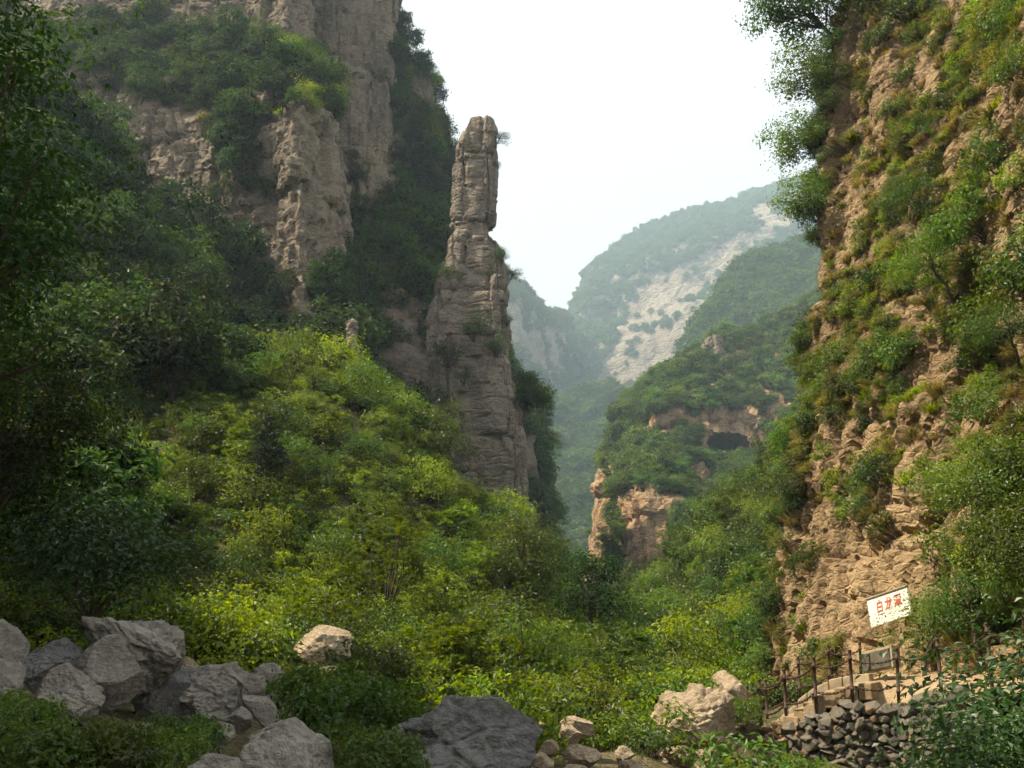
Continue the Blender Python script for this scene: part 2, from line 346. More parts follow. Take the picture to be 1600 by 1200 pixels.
def tuft(name, seed, n=150, Lg=.5, spread=.22, hang=.3, lm=L_DRY, Wf=.02):
    r = np.random.default_rng(seed); a = r.uniform(0, 6.283, n); b = np.stack([np.cos(a), np.sin(a), np.zeros(n)], -1)
    pos = b * r.uniform(0, spread, (n, 1)); d = unit(b * r.uniform(.1, .9, (n, 1)) + np.array([0, 0, 1.0])); l = Lg * r.uniform(.5, 1.2, (n, 1)); sd = np.cross(d, b) ; sd = unit(sd + r.normal(size=sd.shape) * .2) * Wf
    m = pos + d * l * .6; e = m + unit(d + b * .8 - np.array([0, 0, hang])) * l * .5
    v = np.stack([pos - sd, pos + sd, m + sd * .8, m - sd * .8, e], 1).reshape(-1, 3); i = np.arange(n) * 5
    f = np.concatenate([np.stack([i, i + 1, i + 2, i + 3], -1), np.stack([i + 3, i + 2, i + 4, i + 4], -1)])
    f = [list(x) if x[2] != x[3] else list(x[:3]) for x in f.tolist()]
    me = mesh(name, v, f, [lm], smooth=False); at = me.attributes.new('var', 'FLOAT', 'FACE'); at.data.foreach_set('value', r.uniform(0, 1, len(f)).astype(np.float32)); return (me, None)

SHR = [shrub('shrub_a%d' % i, 10 + i, h=1.4 + .2 * i, rx=.9 + .08 * i, M=30 + 3 * i, n=34, Lf=.13, Wf=.075, cr=.17, lm=[L_SUN, L_MID, L_SUN, L_SUN, L_MID][i]) for i in range(5)]
SHM = [shrub('shrub_m%d' % i, 30 + i, h=1.5 + .15 * i, rx=.95, M=32, n=34, Lf=.13, Wf=.08, cr=.18, lm=L_MID) for i in range(3)]
SHD = [shrub('shrub_d%d' % i, 40 + i, h=1.7, rx=1.1, M=24, n=34, lm=L_DARK_SHADE, Lf=.2, Wf=.12, cr=.17) for i in range(3)]
FRD = [shrub('sumac%d' % i, 50 + i, h=1.9, rx=.85, M=22, n=54, Lf=.15, Wf=.055, lm=L_SUN if i else L_MID, frond=True) for i in range(3)]
FRC = [shrub('cliffshrub%d' % i, 60 + i, h=1.0, rx=.7, M=24, n=26, Lf=.11, Wf=.06, lm=[L_OLIVE, L_MID, L_SUN][i], cr=.17) for i in range(3)]
FRG = [shrub('lowshrub%d' % i, 66 + i, h=.9, rx=.65, M=22, n=26, Lf=.11, Wf=.06, lm=[L_SUN, L_MID][i], cr=.17) for i in range(2)]
TUF = [tuft('tuft%d' % i, 70 + i, 110, .5, .22, .3, L_DRY, .015) for i in range(3)]
HRB = [tuft('herb%d' % i, 74 + i, 90, .42, .3, .2, L_SUN, .02) for i in range(2)]
TRM = [treeproto('tree_m%d' % i, 80 + i, H=4.2 + .4 * i, rx=1.8, rz=1.55, M=52, n=44, Lf=.19, Wf=.115, cr=.27, lm=[L_MID, L_MID, L_DARK_SHADE][i], split=False) for i in range(3)]
TRD = [treeproto('tree_d%d' % i, 84 + i, H=3.6, rx=1.9, rz=1.5, M=44, n=34, Lf=.27, Wf=.17, cr=.30, lm=L_DARK_SHADE, split=False) for i in range(3)]
FAR = [treeproto('far%d' % i, 90 + i, H=4.4, rx=2.5, rz=1.9, M=30, n=18, Lf=.62, Wf=.46, lm=L_FAR, cr=.45, split=False, trunk=.14, sub=3) for i in range(4)]
FAM = [treeproto('fam%d' % i, 95 + i, H=4.2, rx=2.1, rz=1.7, M=46, n=28, Lf=.36, Wf=.24, lm=L_MID if i else L_FAR, cr=.34, split=False, trunk=.14, sub=5) for i in range(3)]

def proto_coll(name, protos):
    c = bpy.data.collections.new(name)
    for i, (me, _) in enumerate(protos):
        c.objects.link(bpy.data.objects.new('%s_%02d' % (name, i), me))
    return c
_GN = {}
def gn_group(coll):
    if coll.name in _GN: return _GN[coll.name]
    g = bpy.data.node_groups.new('scatter_' + coll.name, 'GeometryNodeTree')
    g.interface.new_socket('Geometry', in_out='INPUT', socket_type='NodeSocketGeometry'); g.interface.new_socket('Geometry', in_out='OUTPUT', socket_type='NodeSocketGeometry')
    i = g.nodes.new('NodeGroupInput'); o = g.nodes.new('NodeGroupOutput'); ip = g.nodes.new('GeometryNodeInstanceOnPoints'); ci = g.nodes.new('GeometryNodeCollectionInfo')
    ci.inputs[0].default_value = coll; ci.inputs['Separate Children'].default_value = True; ci.inputs['Reset Children'].default_value = True
    ip.inputs['Pick Instance'].default_value = True
    def at(nm, ty):
        n = g.nodes.new('GeometryNodeInputNamedAttribute'); n.data_type = ty; n.inputs[0].default_value = nm; return n.outputs[0]
    L = g.links.new
    L(i.outputs[0], ip.inputs['Points']); L(ci.outputs[0], ip.inputs['Instance']); L(at('idx', 'INT'), ip.inputs['Instance Index']); L(at('rot', 'FLOAT_VECTOR'), ip.inputs['Rotation']); L(at('scl', 'FLOAT_VECTOR'), ip.inputs['Scale']); L(ip.outputs[0], o.inputs[0])
    _GN[coll.name] = g; return g
def euler_from(nrm, k, r):
    """tilt part of the way from upright to the surface normal, random turn"""
    E = []
    for n in nrm:
        up = Vector((0, 0, 1)).lerp(Vector(n), k).normalized()
        q = up.to_track_quat('Z', 'Y') @ Euler((0, 0, r.uniform(0, 6.283))).to_quaternion(); E.append(q.to_euler())
    return E
def scatter(name, label, coll, pts, nrm, smin, smax, seed, tilt=.3, sink=.05):
    if len(pts) == 0: return
    r = np.random.default_rng(seed); n = len(pts); me = bpy.data.meshes.new(name); s = r.uniform(smin, smax, (n, 1)) * np.array([[1, 1, 1]]) * r.uniform(.85, 1.15, (n, 3))
    p = pts - np.array([0, 0, sink]) * s
    me.from_pydata(p.tolist(), [], [])
    E = np.array([tuple(e) for e in euler_from(nrm, tilt, r)], np.float32)
    a = me.attributes.new('idx', 'INT', 'POINT'); a.data.foreach_set('value', r.integers(0, len(coll.objects), n).astype(np.int32))
    a = me.attributes.new('rot', 'FLOAT_VECTOR', 'POINT'); a.data.foreach_set('vector', E.ravel())
    a = me.attributes.new('scl', 'FLOAT_VECTOR', 'POINT'); a.data.foreach_set('vector', s.astype(np.float32).ravel())
    o = link(name, me); tag(o, label, kind='stuff'); m = o.modifiers.new('scatter', 'NODES'); m.node_group = gn_group(coll); return o
def sample(surf, n, wfun, seed):
    """n random places on a surface, weighted by area and wfun(points, normals)"""
    r = np.random.default_rng(seed); g = surf.g; a, b, c, d = g[:-1, :-1], g[1:, :-1], g[1:, 1:], g[:-1, 1:]
    ar = np.linalg.norm(np.cross(c - a, d - b), axis=-1) / 2; ce = (a + b + c + d) / 4; nn = surf.n[:-1, :-1]
    wt = (ar * np.clip(wfun(ce, nn), 0, None)).ravel(); tot = wt.sum()
    if tot <= 0: return np.zeros((0, 3)), np.zeros((0, 3))
    k = r.choice(len(wt), n, p=wt / tot); u = r.uniform(0, 1, (n, 1)); v = r.uniform(0, 1, (n, 1))
    A, B, C, D = (q.reshape(-1, 3)[k] for q in (a, b, c, d)); return (A * (1 - u) + B * u) * (1 - v) + (D * (1 - u) + C * u) * v, nn.reshape(-1, 3)[k]
def inpoly(px, py, poly):
    poly = np.array(poly, float); r = np.zeros(np.shape(px), bool); j = len(poly) - 1
    for i in range(len(poly)):
        xi, yi = poly[i]; xj, yj = poly[j]
        r ^= ((yi > py) != (yj > py)) & (px < (xj - xi) * (py - yi) / (yj - yi + 1e-9) + xi); j = i
    return r
def sees(ce): # roughly inside the frame
    px, py = PJ(ce); return (px > -120) & (px < 1720) & (py > -120) & (py < 1320)

# ------------------------------------------------------------------ terrain: gorge floor, left bank, right bank
ctl = [P(*q) - np.array([0, 0, dz]) for *q, dz in [
    (950, 1165, 15, .1), (1000, 1120, 20, .3), (960, 1085, 28, .5), (960, 1055, 40, .5),
    (200, 1110, 14, 0), (50, 1100, 13, 0), (420, 1080, 20, .1), (500, 1045, 25, .1), (350, 1065, 22, .2), (620, 1090, 20, .3), (700, 1040, 27, .6),
    (300, 960, 26, .9), (200, 820, 31, 1), (300, 720, 36, 1), (500, 920, 30, 1), (500, 720, 38, 1.2), (540, 570, 45, 1.2), (660, 670, 45, 1.2),
    (700, 820, 39, 1.2), (700, 920, 34, 1), (810, 830, 44, 1.2), (850, 930, 42, 1.2), (900, 1010, 40, .8), (935, 1035, 42, .6),
    (430, 540, 47, 1.2), (330, 560, 48, 1.2), (0, 930, 21, 1), (0, 740, 29, 1), (100, 670, 36, 1), (200, 580, 44, 1), (350, 510, 58, 1.5), (262, 420, 60, 1.5),
    (180, 280, 63, 1.5), (90, 190, 62, 1.5), (0, 110, 58, 1.5), (0, 400, 48, 1.5), (440, 540, 64, 1.5), (560, 560, 66, 1.5),
    (-200, 250, 50, 1), (-200, 600, 36, 1), (-300, 950, 20, 1), (-500, 700, 30, 1),
    (1180, 1090, 30, .2), (1060, 1050, 34, .8), (1150, 1000, 42, 1), (1070, 1040, 46, 1.0), (1050, 1015, 50, 1.2), (1100, 915, 54, 1.5), (1150, 805, 56, 1.5), (1240, 700, 60, 1.5), (1320, 620, 62, 1.5)]]
ctl += [np.array(q, float) for q in [
    (0, -20, 0), (-8, -20, .5), (8, -20, 0), (0, -3, 0), (0, 4, -.1), (0, 9, -.3), (1, 13, -.1), (-5, 5, 0), (4, 9, -.5), (9, 5, -.6), (8, 13, -.8), (6, 17, -.7), (-9, 8, 1.2), (-16, 8, 5), (-16, -10, 4), (13, 0, 0), (14, -15, 0),
    (-28, 8, 11), (-28, -15, 10), (-45, 20, 18), (-60, 0, 22), (-60, 40, 30), (-45, 45, 26), (-60, 70, 50), (-40, 75, 46), (-20, 85, 30), (-8, 66, 11), (1, 64, 4), (4.5, 60, 2.5), (6, 90, 4), (8, 130, 7), (-20, 130, 25), (40, 130, 25), (30, 60, 22), (20, 90, 14), (35, 20, 4), (38, -20, 2), (9, 19, .5), (10, 24, 1)]]
ctl = np.array(ctl)
def tps(r2): return np.where(r2 > 1e-9, r2 * np.log(r2 + 1e-12), 0)
n_ = len(ctl); X_ = ctl[:, :2] / 20; K_ = tps(((X_[:, None] - X_[None]) ** 2).sum(-1)) + np.eye(n_) * .004
A_ = np.block([[K_, np.c_[np.ones(n_), X_]], [np.r_[np.ones((1, n_)), X_.T], np.zeros((3, 3))]])
C_ = np.linalg.solve(A_, np.r_[ctl[:, 2], 0, 0, 0])
def hgt(xy):
    xy = np.asarray(xy, float); q = xy / 20; z = np.zeros(xy.shape[:-1]) + C_[n_] + q[..., 0] * C_[n_ + 1] + q[..., 1] * C_[n_ + 2]
    for k in range(n_): z = z + C_[k] * tps(((q - X_[k]) ** 2).sum(-1))
    p3 = np.concatenate([xy, xy[..., :1] * 0], -1)
    return z + .35 * fbm(p3 / 4, 3, 5) + .12 * fbm(p3 / .9, 2, 9)
gx = np.concatenate([np.arange(-62, -24, 1.0), np.arange(-24, 18, .33), np.arange(18, 42, 1.0)]); gy = np.concatenate([np.arange(-24, 8, 1.2), np.arange(8, 66, .35), np.arange(66, 140, 1.5)])
G = np.stack(np.meshgrid(gx, gy, indexing='ij'), -1); GZ = hgt(G); GG = np.concatenate([G, GZ[..., None]], -1)
terr = Surf(); terr.g = GG; terr.n = gnormals(GG)
if terr.n[..., 2].mean() < 0: terr.n = -terr.n
tag(link('ground', mesh('ground', GG.reshape(-1, 3), gfaces(len(gx), len(gy)), [SOIL])), 'brown soil of the gorge floor and its shrubby banks', kind='structure')
tv = np.array([(-1500, -600, -25), (1500, -600, -25), (1500, 2500, -25), (-1500, 2500, -25)], float)
tag(link('terrain', mesh('terrain', tv, np.array([[0, 1, 2, 3]]), [SOILG])), 'low ground beneath the gorge reaching to the horizon', kind='structure')

# ------------------------------------------------------------------ cliffs
cliffA = loft('cliff_stepped', [
    [(-150, 330, 84), (-150, 110, 86), (-150, 40, 94), (-150, -200, 96), (-150, -420, 105)],
    [(120, 330, 76), (120, 120, 77), (120, 50, 86), (120, -150, 88), (120, -400, 95)],
    [(300, 470, 73), (300, 190, 74), (300, 80, 83), (300, -130, 86), (300, -400, 93)],
    [(400, 540, 71), (400, 190, 72), (400, 75, 83), (400, -120, 85), (400, -400, 92)],
    [(474, 580, 65), (466, 160, 67), (448, 75, 79), (440, -100, 84), (440, -400, 91)],
    [(545, 620, 70), (528, 190, 73), (480, 100, 83), (468, -100, 86), (465, -400, 93)],
    [(560, 620, 82), (540, 290, 84), (492, 170, 90), (482, -100, 94), (480, -400, 97)]], .26, 1.7, 3, R_GREY, back=(-6, 22, 0), rib=.5, amp=.7, sm=8, smooth=False, blk=[(7.5, 3.2, 1.0), (2.2, 1.4, .45), (.8, .8, .18)], label='grey brown stepped cliff with a shrubby ledge, upper left')
cliffB = loft('cliff_tall', [
    [(440, 560, 92), (440, 100, 93), (440, -150, 94), (440, -420, 96)],
    [(540, 560, 91), (540, 100, 91), (540, -150, 92), (540, -420, 95)],
    [(606, 560, 93), (609, 100, 93), (611, -150, 94), (614, -420, 97)],
    [(618, 560, 104), (618, 100, 104), (617, -150, 105), (616, -420, 107)]], .30, 2.2, 13, R_GREY, back=(-8, 20, 0), rib=.3, amp=.5, smooth=False, blk=[(13, 3.4, 1.1), (4.2, 1.5, .5), (1.4, .8, .22)], label='tall smooth grey cliff running off the top of the picture')
cliffC = loft('cliff_ridge', [
    [(560, 640, 104), (585, 300, 108), (600, 150, 110), (612, 20, 112), (616, -40, 114)],
    [(640, 640, 102), (640, 420, 106), (635, 260, 112), (640, 130, 114), (648, 85, 116)],
    [(690, 640, 102), (678, 420, 106), (672, 260, 112), (668, 150, 114), (668, 100, 116)],
    [(728, 640, 104), (716, 420, 107), (694, 280, 112), (682, 210, 115), (674, 120, 117)],
    [(740, 640, 122), (722, 420, 124), (700, 290, 126), (686, 220, 128), (677, 130, 130)]], .38, 1.8, 23, R_GREY, back=(-6, 22, 0), smooth=False, blk=[(7, 3.4, 1.4), (2.2, 1.5, .7), (1, .8, .25)], label='shrub covered rock ridge behind the tall left cliff')
gully = loft('slope_gully', [
    [(525, 640, 70), (535, 520, 78), (540, 400, 88), (545, 280, 98)],
    [(590, 640, 74), (595, 560, 75), (600, 450, 82), (590, 300, 100)],
    [(640, 660, 74), (640, 580, 75), (640, 460, 83), (640, 310, 100)],
    [(690, 700, 77), (690, 600, 78), (690, 480, 85), (700, 340, 100)],
    [(715, 720, 84), (715, 600, 86), (712, 490, 92), (716, 390, 102)]], .4, 1.5, 33, R_GREY, back=(0, 14, 0), label='steep dark green gully between left cliff and rock pillar')
def bigboulder_surface(): pass
shade_wall = loft('cliff_shading', [  # unseen gorge wall, height and end shaped so its shadow covers the foreground
    [(-18, -60, -2), (-21, -60, 20), (-24, -60, 44)],
    [(-15, -20, -2), (-18, -20, 20), (-22, -20, 42)],
    [(-14.5, 5, 2), (-17, 5, 20), (-21, 5, 40)],
    [(-15.5, 12, 4), (-18, 12, 18), (-20.5, 12, 38)],
    [(-16.5, 14.5, 5), (-17.5, 14.5, 14), (-18.5, 14.5, 27)],
    [(-17.5, 20, 6), (-18.5, 20, 14), (-19.5, 20, 26)],
    [(-26, 23, 10), (-27, 23, 17), (-29, 23, 22)]], .8, 1.8, 43, R_GREY, back=(-18, 0, 0), px=False, label='unseen near left gorge wall shaped to shade the boulders')
R_ = [[(1185, 1090, 31), (1222, 900, 31), (1248, 740, 31.5), (1268, 560, 32), (1274, 400, 32), (1275, 300, 32.5), (1302, 70, 33), (1325, -200, 35), (1335, -330, 37)],
      [(1268, 1085, 26.5), (1296, 900, 27.2), (1324, 740, 28), (1340, 560, 28.5), (1350, 400, 29), (1355, 300, 29), (1372, 70, 30), (1388, -200, 33), (1395, -330, 35)],
      [(1370, 1075, 22.8), (1385, 900, 23.4), (1400, 740, 24.5), (1420, 560, 25), (1430, 400, 25.5), (1435, 300, 26), (1450, 70, 27.5), (1460, -200, 30), (1465, -330, 32)],
      [(1480, 1060, 20.3), (1480, 900, 21), (1485, 740, 22), (1500, 560, 23.0), (1510, 400, 23.6), (1520, 300, 23.8), (1530, 70, 25), (1540, -200, 28), (1545, -330, 30)],
      [(1590, 1060, 17.5), (1580, 900, 18), (1570, 740, 19.5), (1575, 560, 20.6), (1570, 400, 20.5), (1565, 300, 20.5), (1570, 70, 21.5), (1580, -200, 25), (1580, -330, 27)],
      [(1800, 1080, 13.5), (1760, 900, 14.5), (1720, 740, 15.8), (1700, 560, 16.5), (1690, 400, 17), (1690, 300, 17.4), (1690, 70, 18.5), (1690, -200, 21), (1690, -330, 23)],
      [(2600, 1100, 7), (2500, 900, 8), (2400, 740, 9), (2300, 560, 10), (2250, 400, 11), (2200, 300, 12), (2100, 70, 13), (2000, -200, 15), (2000, -330, 17)]]
Ledge = [tuple(np.array(P(*q)) + np.array([5, 5, 0])) for q in R_[0]]
Rw = [Ledge] + [[tuple(P(*q)) for q in c] for c in R_]
sg = [P(1361, 981, 22.75), P(1424, 960, 21.2), P(1416, 915, 21.35), P(1354, 936, 22.9)]      # bottom left, bottom right, top right, top left
pnl = [P(1345, 1052, 21.6), P(1396, 1042, 20.5), P(1392, 1008, 20.55), P(1338, 1021, 21.7)]
def flatten(h, q4, m):
    """dress the rock back to a flat seat behind a board"""
    q4 = np.array(q4); c = q4.mean(0); n = unit(np.cross(q4[1] - q4[0], q4[3] - q4[0])); n = n if (n * (np.array([0, 0, 1.6]) - c)).sum() > 0 else -n
    ux = q4[1] - q4[0]; uy = q4[3] - q4[0]; r = h - q4[0]; u = (r * ux).sum(-1) / (ux @ ux); v = (r * uy).sum(-1) / (uy @ uy); dd = ((h - c) * n).sum(-1)
    k = (u > -m) & (u < 1 + m) & (v > -m * 2) & (v < 1 + m * 2) & (dd > -.12) & (dd < 3); return h - n * np.where(k, dd + .12, 0)[..., None]
def carveR(g):
    px, py = PJ(g)
    def pocket(cx, cy, rx, ry, d): return np.clip(1 - ((px - cx) / rx) ** 2 - ((py - cy) / ry) ** 2, 0, 1) ** .6 * d
    k = pocket(1545, 570, 45, 60, 1.1) + pocket(1560, 965, 70, 45, 1.6) + pocket(1525, 470, 30, 60, .7)
    h = g.copy(); h[..., 0] += k * .9; h[..., 1] += k * .5; return flatten(flatten(h, sg, .12), pnl, .15)
cliffR = loft('cliff_sunlit', Rw, .105, .62, 53, R_WARM, back=(14, 3, 0), px=False, rib=.5, sm=10, smooth=False, blk=[(4.5, 1.3, .52), (1.1, .8, .24), (.4, .55, .10)], notch=.4, carve=carveR, side=False, label='tall ochre cliff with hanging shrubs, warm in the sun')

def carveCave(g):
    c = P(1138, 702, 213); h = g.copy(); q = (g - c) / np.array([4.8, 16, 4.4]); q[..., 2] *= np.where(q[..., 2] < 0, .7, 1)
    d = (q ** 2).sum(-1) + .5 * fbm(g / 3.5, 3, 7); h[..., 1] += np.clip(1 - d, 0, 1) ** .5 * 34; return h
cliffCave = loft('cliff_cave', [
    [(915, 1010, 140), (930, 880, 140), (935, 765, 140), (942, 738, 142), (960, 695, 145), (978, 640, 148), (988, 622, 152)],
    [(905, 1010, 112), (922, 880, 112), (930, 765, 113), (938, 738, 117), (956, 700, 124), (970, 650, 130), (985, 622, 138)],
    [(945, 1010, 108), (948, 880, 108), (960, 780, 109), (970, 745, 115), (985, 700, 122), (1000, 650, 128), (1010, 598, 137)],
    [(985, 1010, 96), (988, 930, 96), (1000, 775, 97), (1003, 750, 104), (1015, 700, 117), (1022, 640, 121), (1040, 578, 136)],
    [(1035, 1010, 94), (1040, 930, 95), (1048, 785, 97), (1055, 750, 104), (1070, 712, 117), (1075, 640, 119), (1085, 545, 138)],
    [(1100, 1010, 96), (1108, 930, 97), (1113, 800, 100), (1120, 765, 107), (1130, 735, 118), (1130, 645, 119.5), (1122, 520, 140)],
    [(1180, 1010, 94), (1180, 930, 97), (1185, 800, 100), (1190, 755, 107), (1192, 725, 118), (1190, 645, 120), (1190, 505, 142)],
    [(1330, 1010, 90), (1330, 930, 95), (1330, 800, 100), (1330, 750, 107), (1330, 715, 118), (1330, 640, 120), (1330, 440, 145)]], .7, 2.6, 63, R_CAVE, back=(6, 60, 0), carve=carveCave, ys=1.8, rib=.6, smooth=False, blk=[(18, 6, 2.4), (7, 3, 1.0), (2.4, 1.6, .35)], label='wooded cliff with a dark cave and orange rock face')
hillW = loft('hill_wooded', [
    [(1040, 900, 190), (1050, 680, 210), (1060, 610, 235)],
    [(1070, 900, 185), (1075, 640, 210), (1090, 545, 245)],
    [(1105, 900, 180), (1110, 590, 215), (1118, 496, 250)],
    [(1150, 900, 180), (1150, 560, 215), (1155, 432, 260)],
    [(1200, 900, 180), (1200, 550, 215), (1205, 402, 265)],
    [(1270, 900, 180), (1270, 540, 215), (1275, 376, 270)],
    [(1420, 900, 180), (1420, 500, 215), (1420, 310, 280)]], 3.0, 6, 73, SOILG, back=(10, 90, 0), amp=.8, ys=1.9, label='wooded hill between the cave cliff and the far mountain')
mount = loft('mountain_far', [
    [(870, 960, 300), (880, 660, 420), (888, 560, 500), (890, 530, 510), (890, 512, 530), (889, 500, 545), (887, 496, 560), (886, 492, 575)],
    [(890, 960, 290), (900, 660, 415), (905, 585, 480), (907, 530, 490), (908, 505, 515), (909, 460, 525), (908, 448, 560), (906, 440, 585)],
    [(905, 960, 290), (930, 650, 410), (942, 605, 465), (945, 545, 475), (946, 505, 512), (944, 440, 525), (943, 415, 565), (942, 396, 600)],
    [(960, 960, 280), (985, 650, 405), (1000, 605, 450), (1000, 525, 460), (1000, 495, 500), (1000, 415, 515), (1000, 385, 565), (1000, 360, 610)],
    [(1040, 960, 270), (1050, 660, 400), (1060, 590, 440), (1060, 490, 450), (1060, 465, 490), (1060, 400, 505), (1060, 365, 565), (1060, 332, 620)],
    [(1120, 960, 270), (1130, 660, 400), (1130, 560, 440), (1130, 460, 450), (1130, 440, 490), (1130, 380, 505), (1130, 345, 565), (1130, 314, 620)],
    [(1200, 960, 270), (1200, 640, 400), (1200, 520, 440), (1200, 440, 450), (1200, 412, 490), (1200, 350, 505), (1200, 318, 565), (1200, 290, 620)],
    [(1290, 960, 270), (1290, 640, 400), (1290, 500, 440), (1290, 420, 450), (1290, 390, 490), (1290, 335, 505), (1290, 300, 565), (1290, 268, 620)],
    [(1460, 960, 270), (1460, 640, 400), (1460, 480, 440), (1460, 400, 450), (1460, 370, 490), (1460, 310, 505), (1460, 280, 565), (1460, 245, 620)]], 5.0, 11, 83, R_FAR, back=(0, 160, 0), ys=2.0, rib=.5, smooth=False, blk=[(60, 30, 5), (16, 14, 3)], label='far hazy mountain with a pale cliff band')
farL = loft('cliff_hazy', [
    [(740, 960, 290), (745, 660, 350), (750, 570, 380), (760, 440, 386), (768, 400, 420)],
    [(800, 960, 290), (800, 660, 350), (800, 570, 378), (800, 468, 384), (797, 435, 420)],
    [(835, 960, 290), (832, 660, 360), (828, 575, 398), (822, 480, 405), (820, 450, 440)],
    [(862, 960, 300), (862, 660, 390), (860, 580, 440), (856, 505, 455), (852, 482, 480)],
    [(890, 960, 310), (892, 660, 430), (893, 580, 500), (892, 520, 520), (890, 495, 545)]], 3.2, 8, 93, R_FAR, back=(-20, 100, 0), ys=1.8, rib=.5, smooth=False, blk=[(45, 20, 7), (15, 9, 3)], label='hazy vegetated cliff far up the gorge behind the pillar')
behindP = loft('cliff_shadowed', [
    [(700, 1040, 140), (700, 820, 145), (720, 640, 150), (730, 560, 158)],
    [(800, 1040, 138), (800, 820, 144), (805, 640, 150), (800, 540, 158)],
    [(850, 1040, 140), (835, 820, 148), (828, 700, 153), (820, 600, 160)],
    [(905, 1040, 150), (862, 820, 168), (848, 700, 172), (838, 630, 176)]], .9, 2.6, 103, R_GREY, back=(-14, 40, 0), label='dark shaded cliff just behind the rock pillar')
valley = loft('slope_valley', [
    [(800, 1050, 150), (812, 900, 230), (826, 760, 290), (836, 640, 330)],
    [(850, 1050, 150), (858, 900, 230), (864, 760, 290), (868, 640, 340)],
    [(900, 1050, 150), (905, 900, 230), (908, 760, 290), (908, 630, 350)],
    [(960, 1050, 150), (955, 900, 230), (950, 760, 290), (950, 610, 360)],
    [(1040, 1050, 150), (1020, 900, 230), (1010, 760, 290), (1000, 600, 370)]], 3.0, 8, 113, SOILG, back=(0, 90, 0), ys=1.7, label='hazy wooded valley floor rising up the gorge')

# the rock pillar: rings of (photo row, left, right)
rings = [(1000, 730, 834), (900, 726, 832), (800, 718, 826), (700, 696, 820), (640, 680, 808), (600, 673, 800), (540, 666, 793), (490, 668, 792), (450, 684, 790), (410, 702, 789), (380, 704, 784), (366, 716, 766), (358, 715, 765), (350, 706, 768), (300, 706, 771), (262, 712, 773), (232, 719, 774), (212, 727, 772), (198, 733, 770), (190, 736, 767)]
pr = []; NA = 150; Yp = 72
for py, xl, xr in rings:
    a = P(xl, py, Yp); b = P(xr, py, Yp); c = (a + b) / 2; rx = np.linalg.norm(b - a) / 2 * 1.02; ry = max(rx * .85, .8)
    an = np.arange(NA) / NA * 2 * math.pi + .35; ca, sa = np.cos(an), np.sin(an); e = .36
    pr.append(np.stack([c[0] + rx * np.sign(ca) * abs(ca) ** e, c[1] + ry * np.sign(sa) * abs(sa) ** e + ry * .3, np.full(NA, c[2])], -1))
pr = np.array(pr); pr[..., 0] = pr[..., 0]; ext = pr[-1:] * .75 + pr[-1:].mean(1, keepdims=True) * .25; ext[..., 2] += .15; ex2 = pr[-1:] * .05 + pr[-1:].mean(1, keepdims=True) * .95; ex2[..., 2] += .2; ext = np.concatenate([ext, ex2], 0); pr = np.concatenate([pr, ext], 0)
pg = resample(pr, .16); pg = smooth_grid(pg, 1).transpose(1, 0, 2)
pn = gnormals(np.concatenate([pg[-2:], pg, pg[:2]], 0))[2:-2]
ctr = pg.mean(0, keepdims=True)
if (pn * (pg - ctr)).sum(-1).mean() < 0: pn = -pn
pg = pg + pn * (blocks(pg, [(6, 1.9, .62), (2.6, 1.2, .34), (1.0, .7, .14)], 125, .04, .25))[..., None]
# finer around
pillar = Surf(); pillar.g = pg; pillar.n = pn
po = link('rock_pillar', mesh('rock_pillar', pg.reshape(-1, 3), gfaces(pg.shape[0], pg.shape[1], True), [R_PILLAR], smooth=False))
tag(po, 'tall narrow grey rock pillar standing free against the sky', 'rock pillar')
# a small spire on the left bank crest
def ring_rock(name, base, h, r0, r1, seed, mat, label, cat):
    an = np.arange(24) / 24 * 2 * math.pi; zz = np.linspace(-1, h, 26); rr = np.interp(zz, [-1, h * .75, h * .9, h], [r0, (r0 + r1) / 2, r1, r1 * .3])
    g = np.stack([base[0] + rr[None] * np.cos(an)[:, None], base[1] + rr[None] * np.sin(an)[:, None], np.broadcast_to(base[2] + zz, (24, 26))], -1)
    n = g - np.array([base[0], base[1], 0]); n[..., 2] = 0; n = unit(n); g = g + n * (rockdisp(g, r0 * .9, seed, .7, .6) * .9)[..., None]
    o = link(name, mesh(name, g.reshape(-1, 3), gfaces(24, 26, True), [mat], smooth=False)); return tag(o, label, cat)
b_ = P(548, 560, 56); ring_rock('rock_spire', b_, 2.6, .5, .35, 5, R_PILLAR, 'small pale rock spire rising behind the bright left bank', 'rock spire')
b_ = P(1115, 575, 241); ring_rock('small_crag', b_, 9, 2.6, 1.6, 6, R_GREY, 'knobbly rock tip poking out of trees above the cave', 'rock')

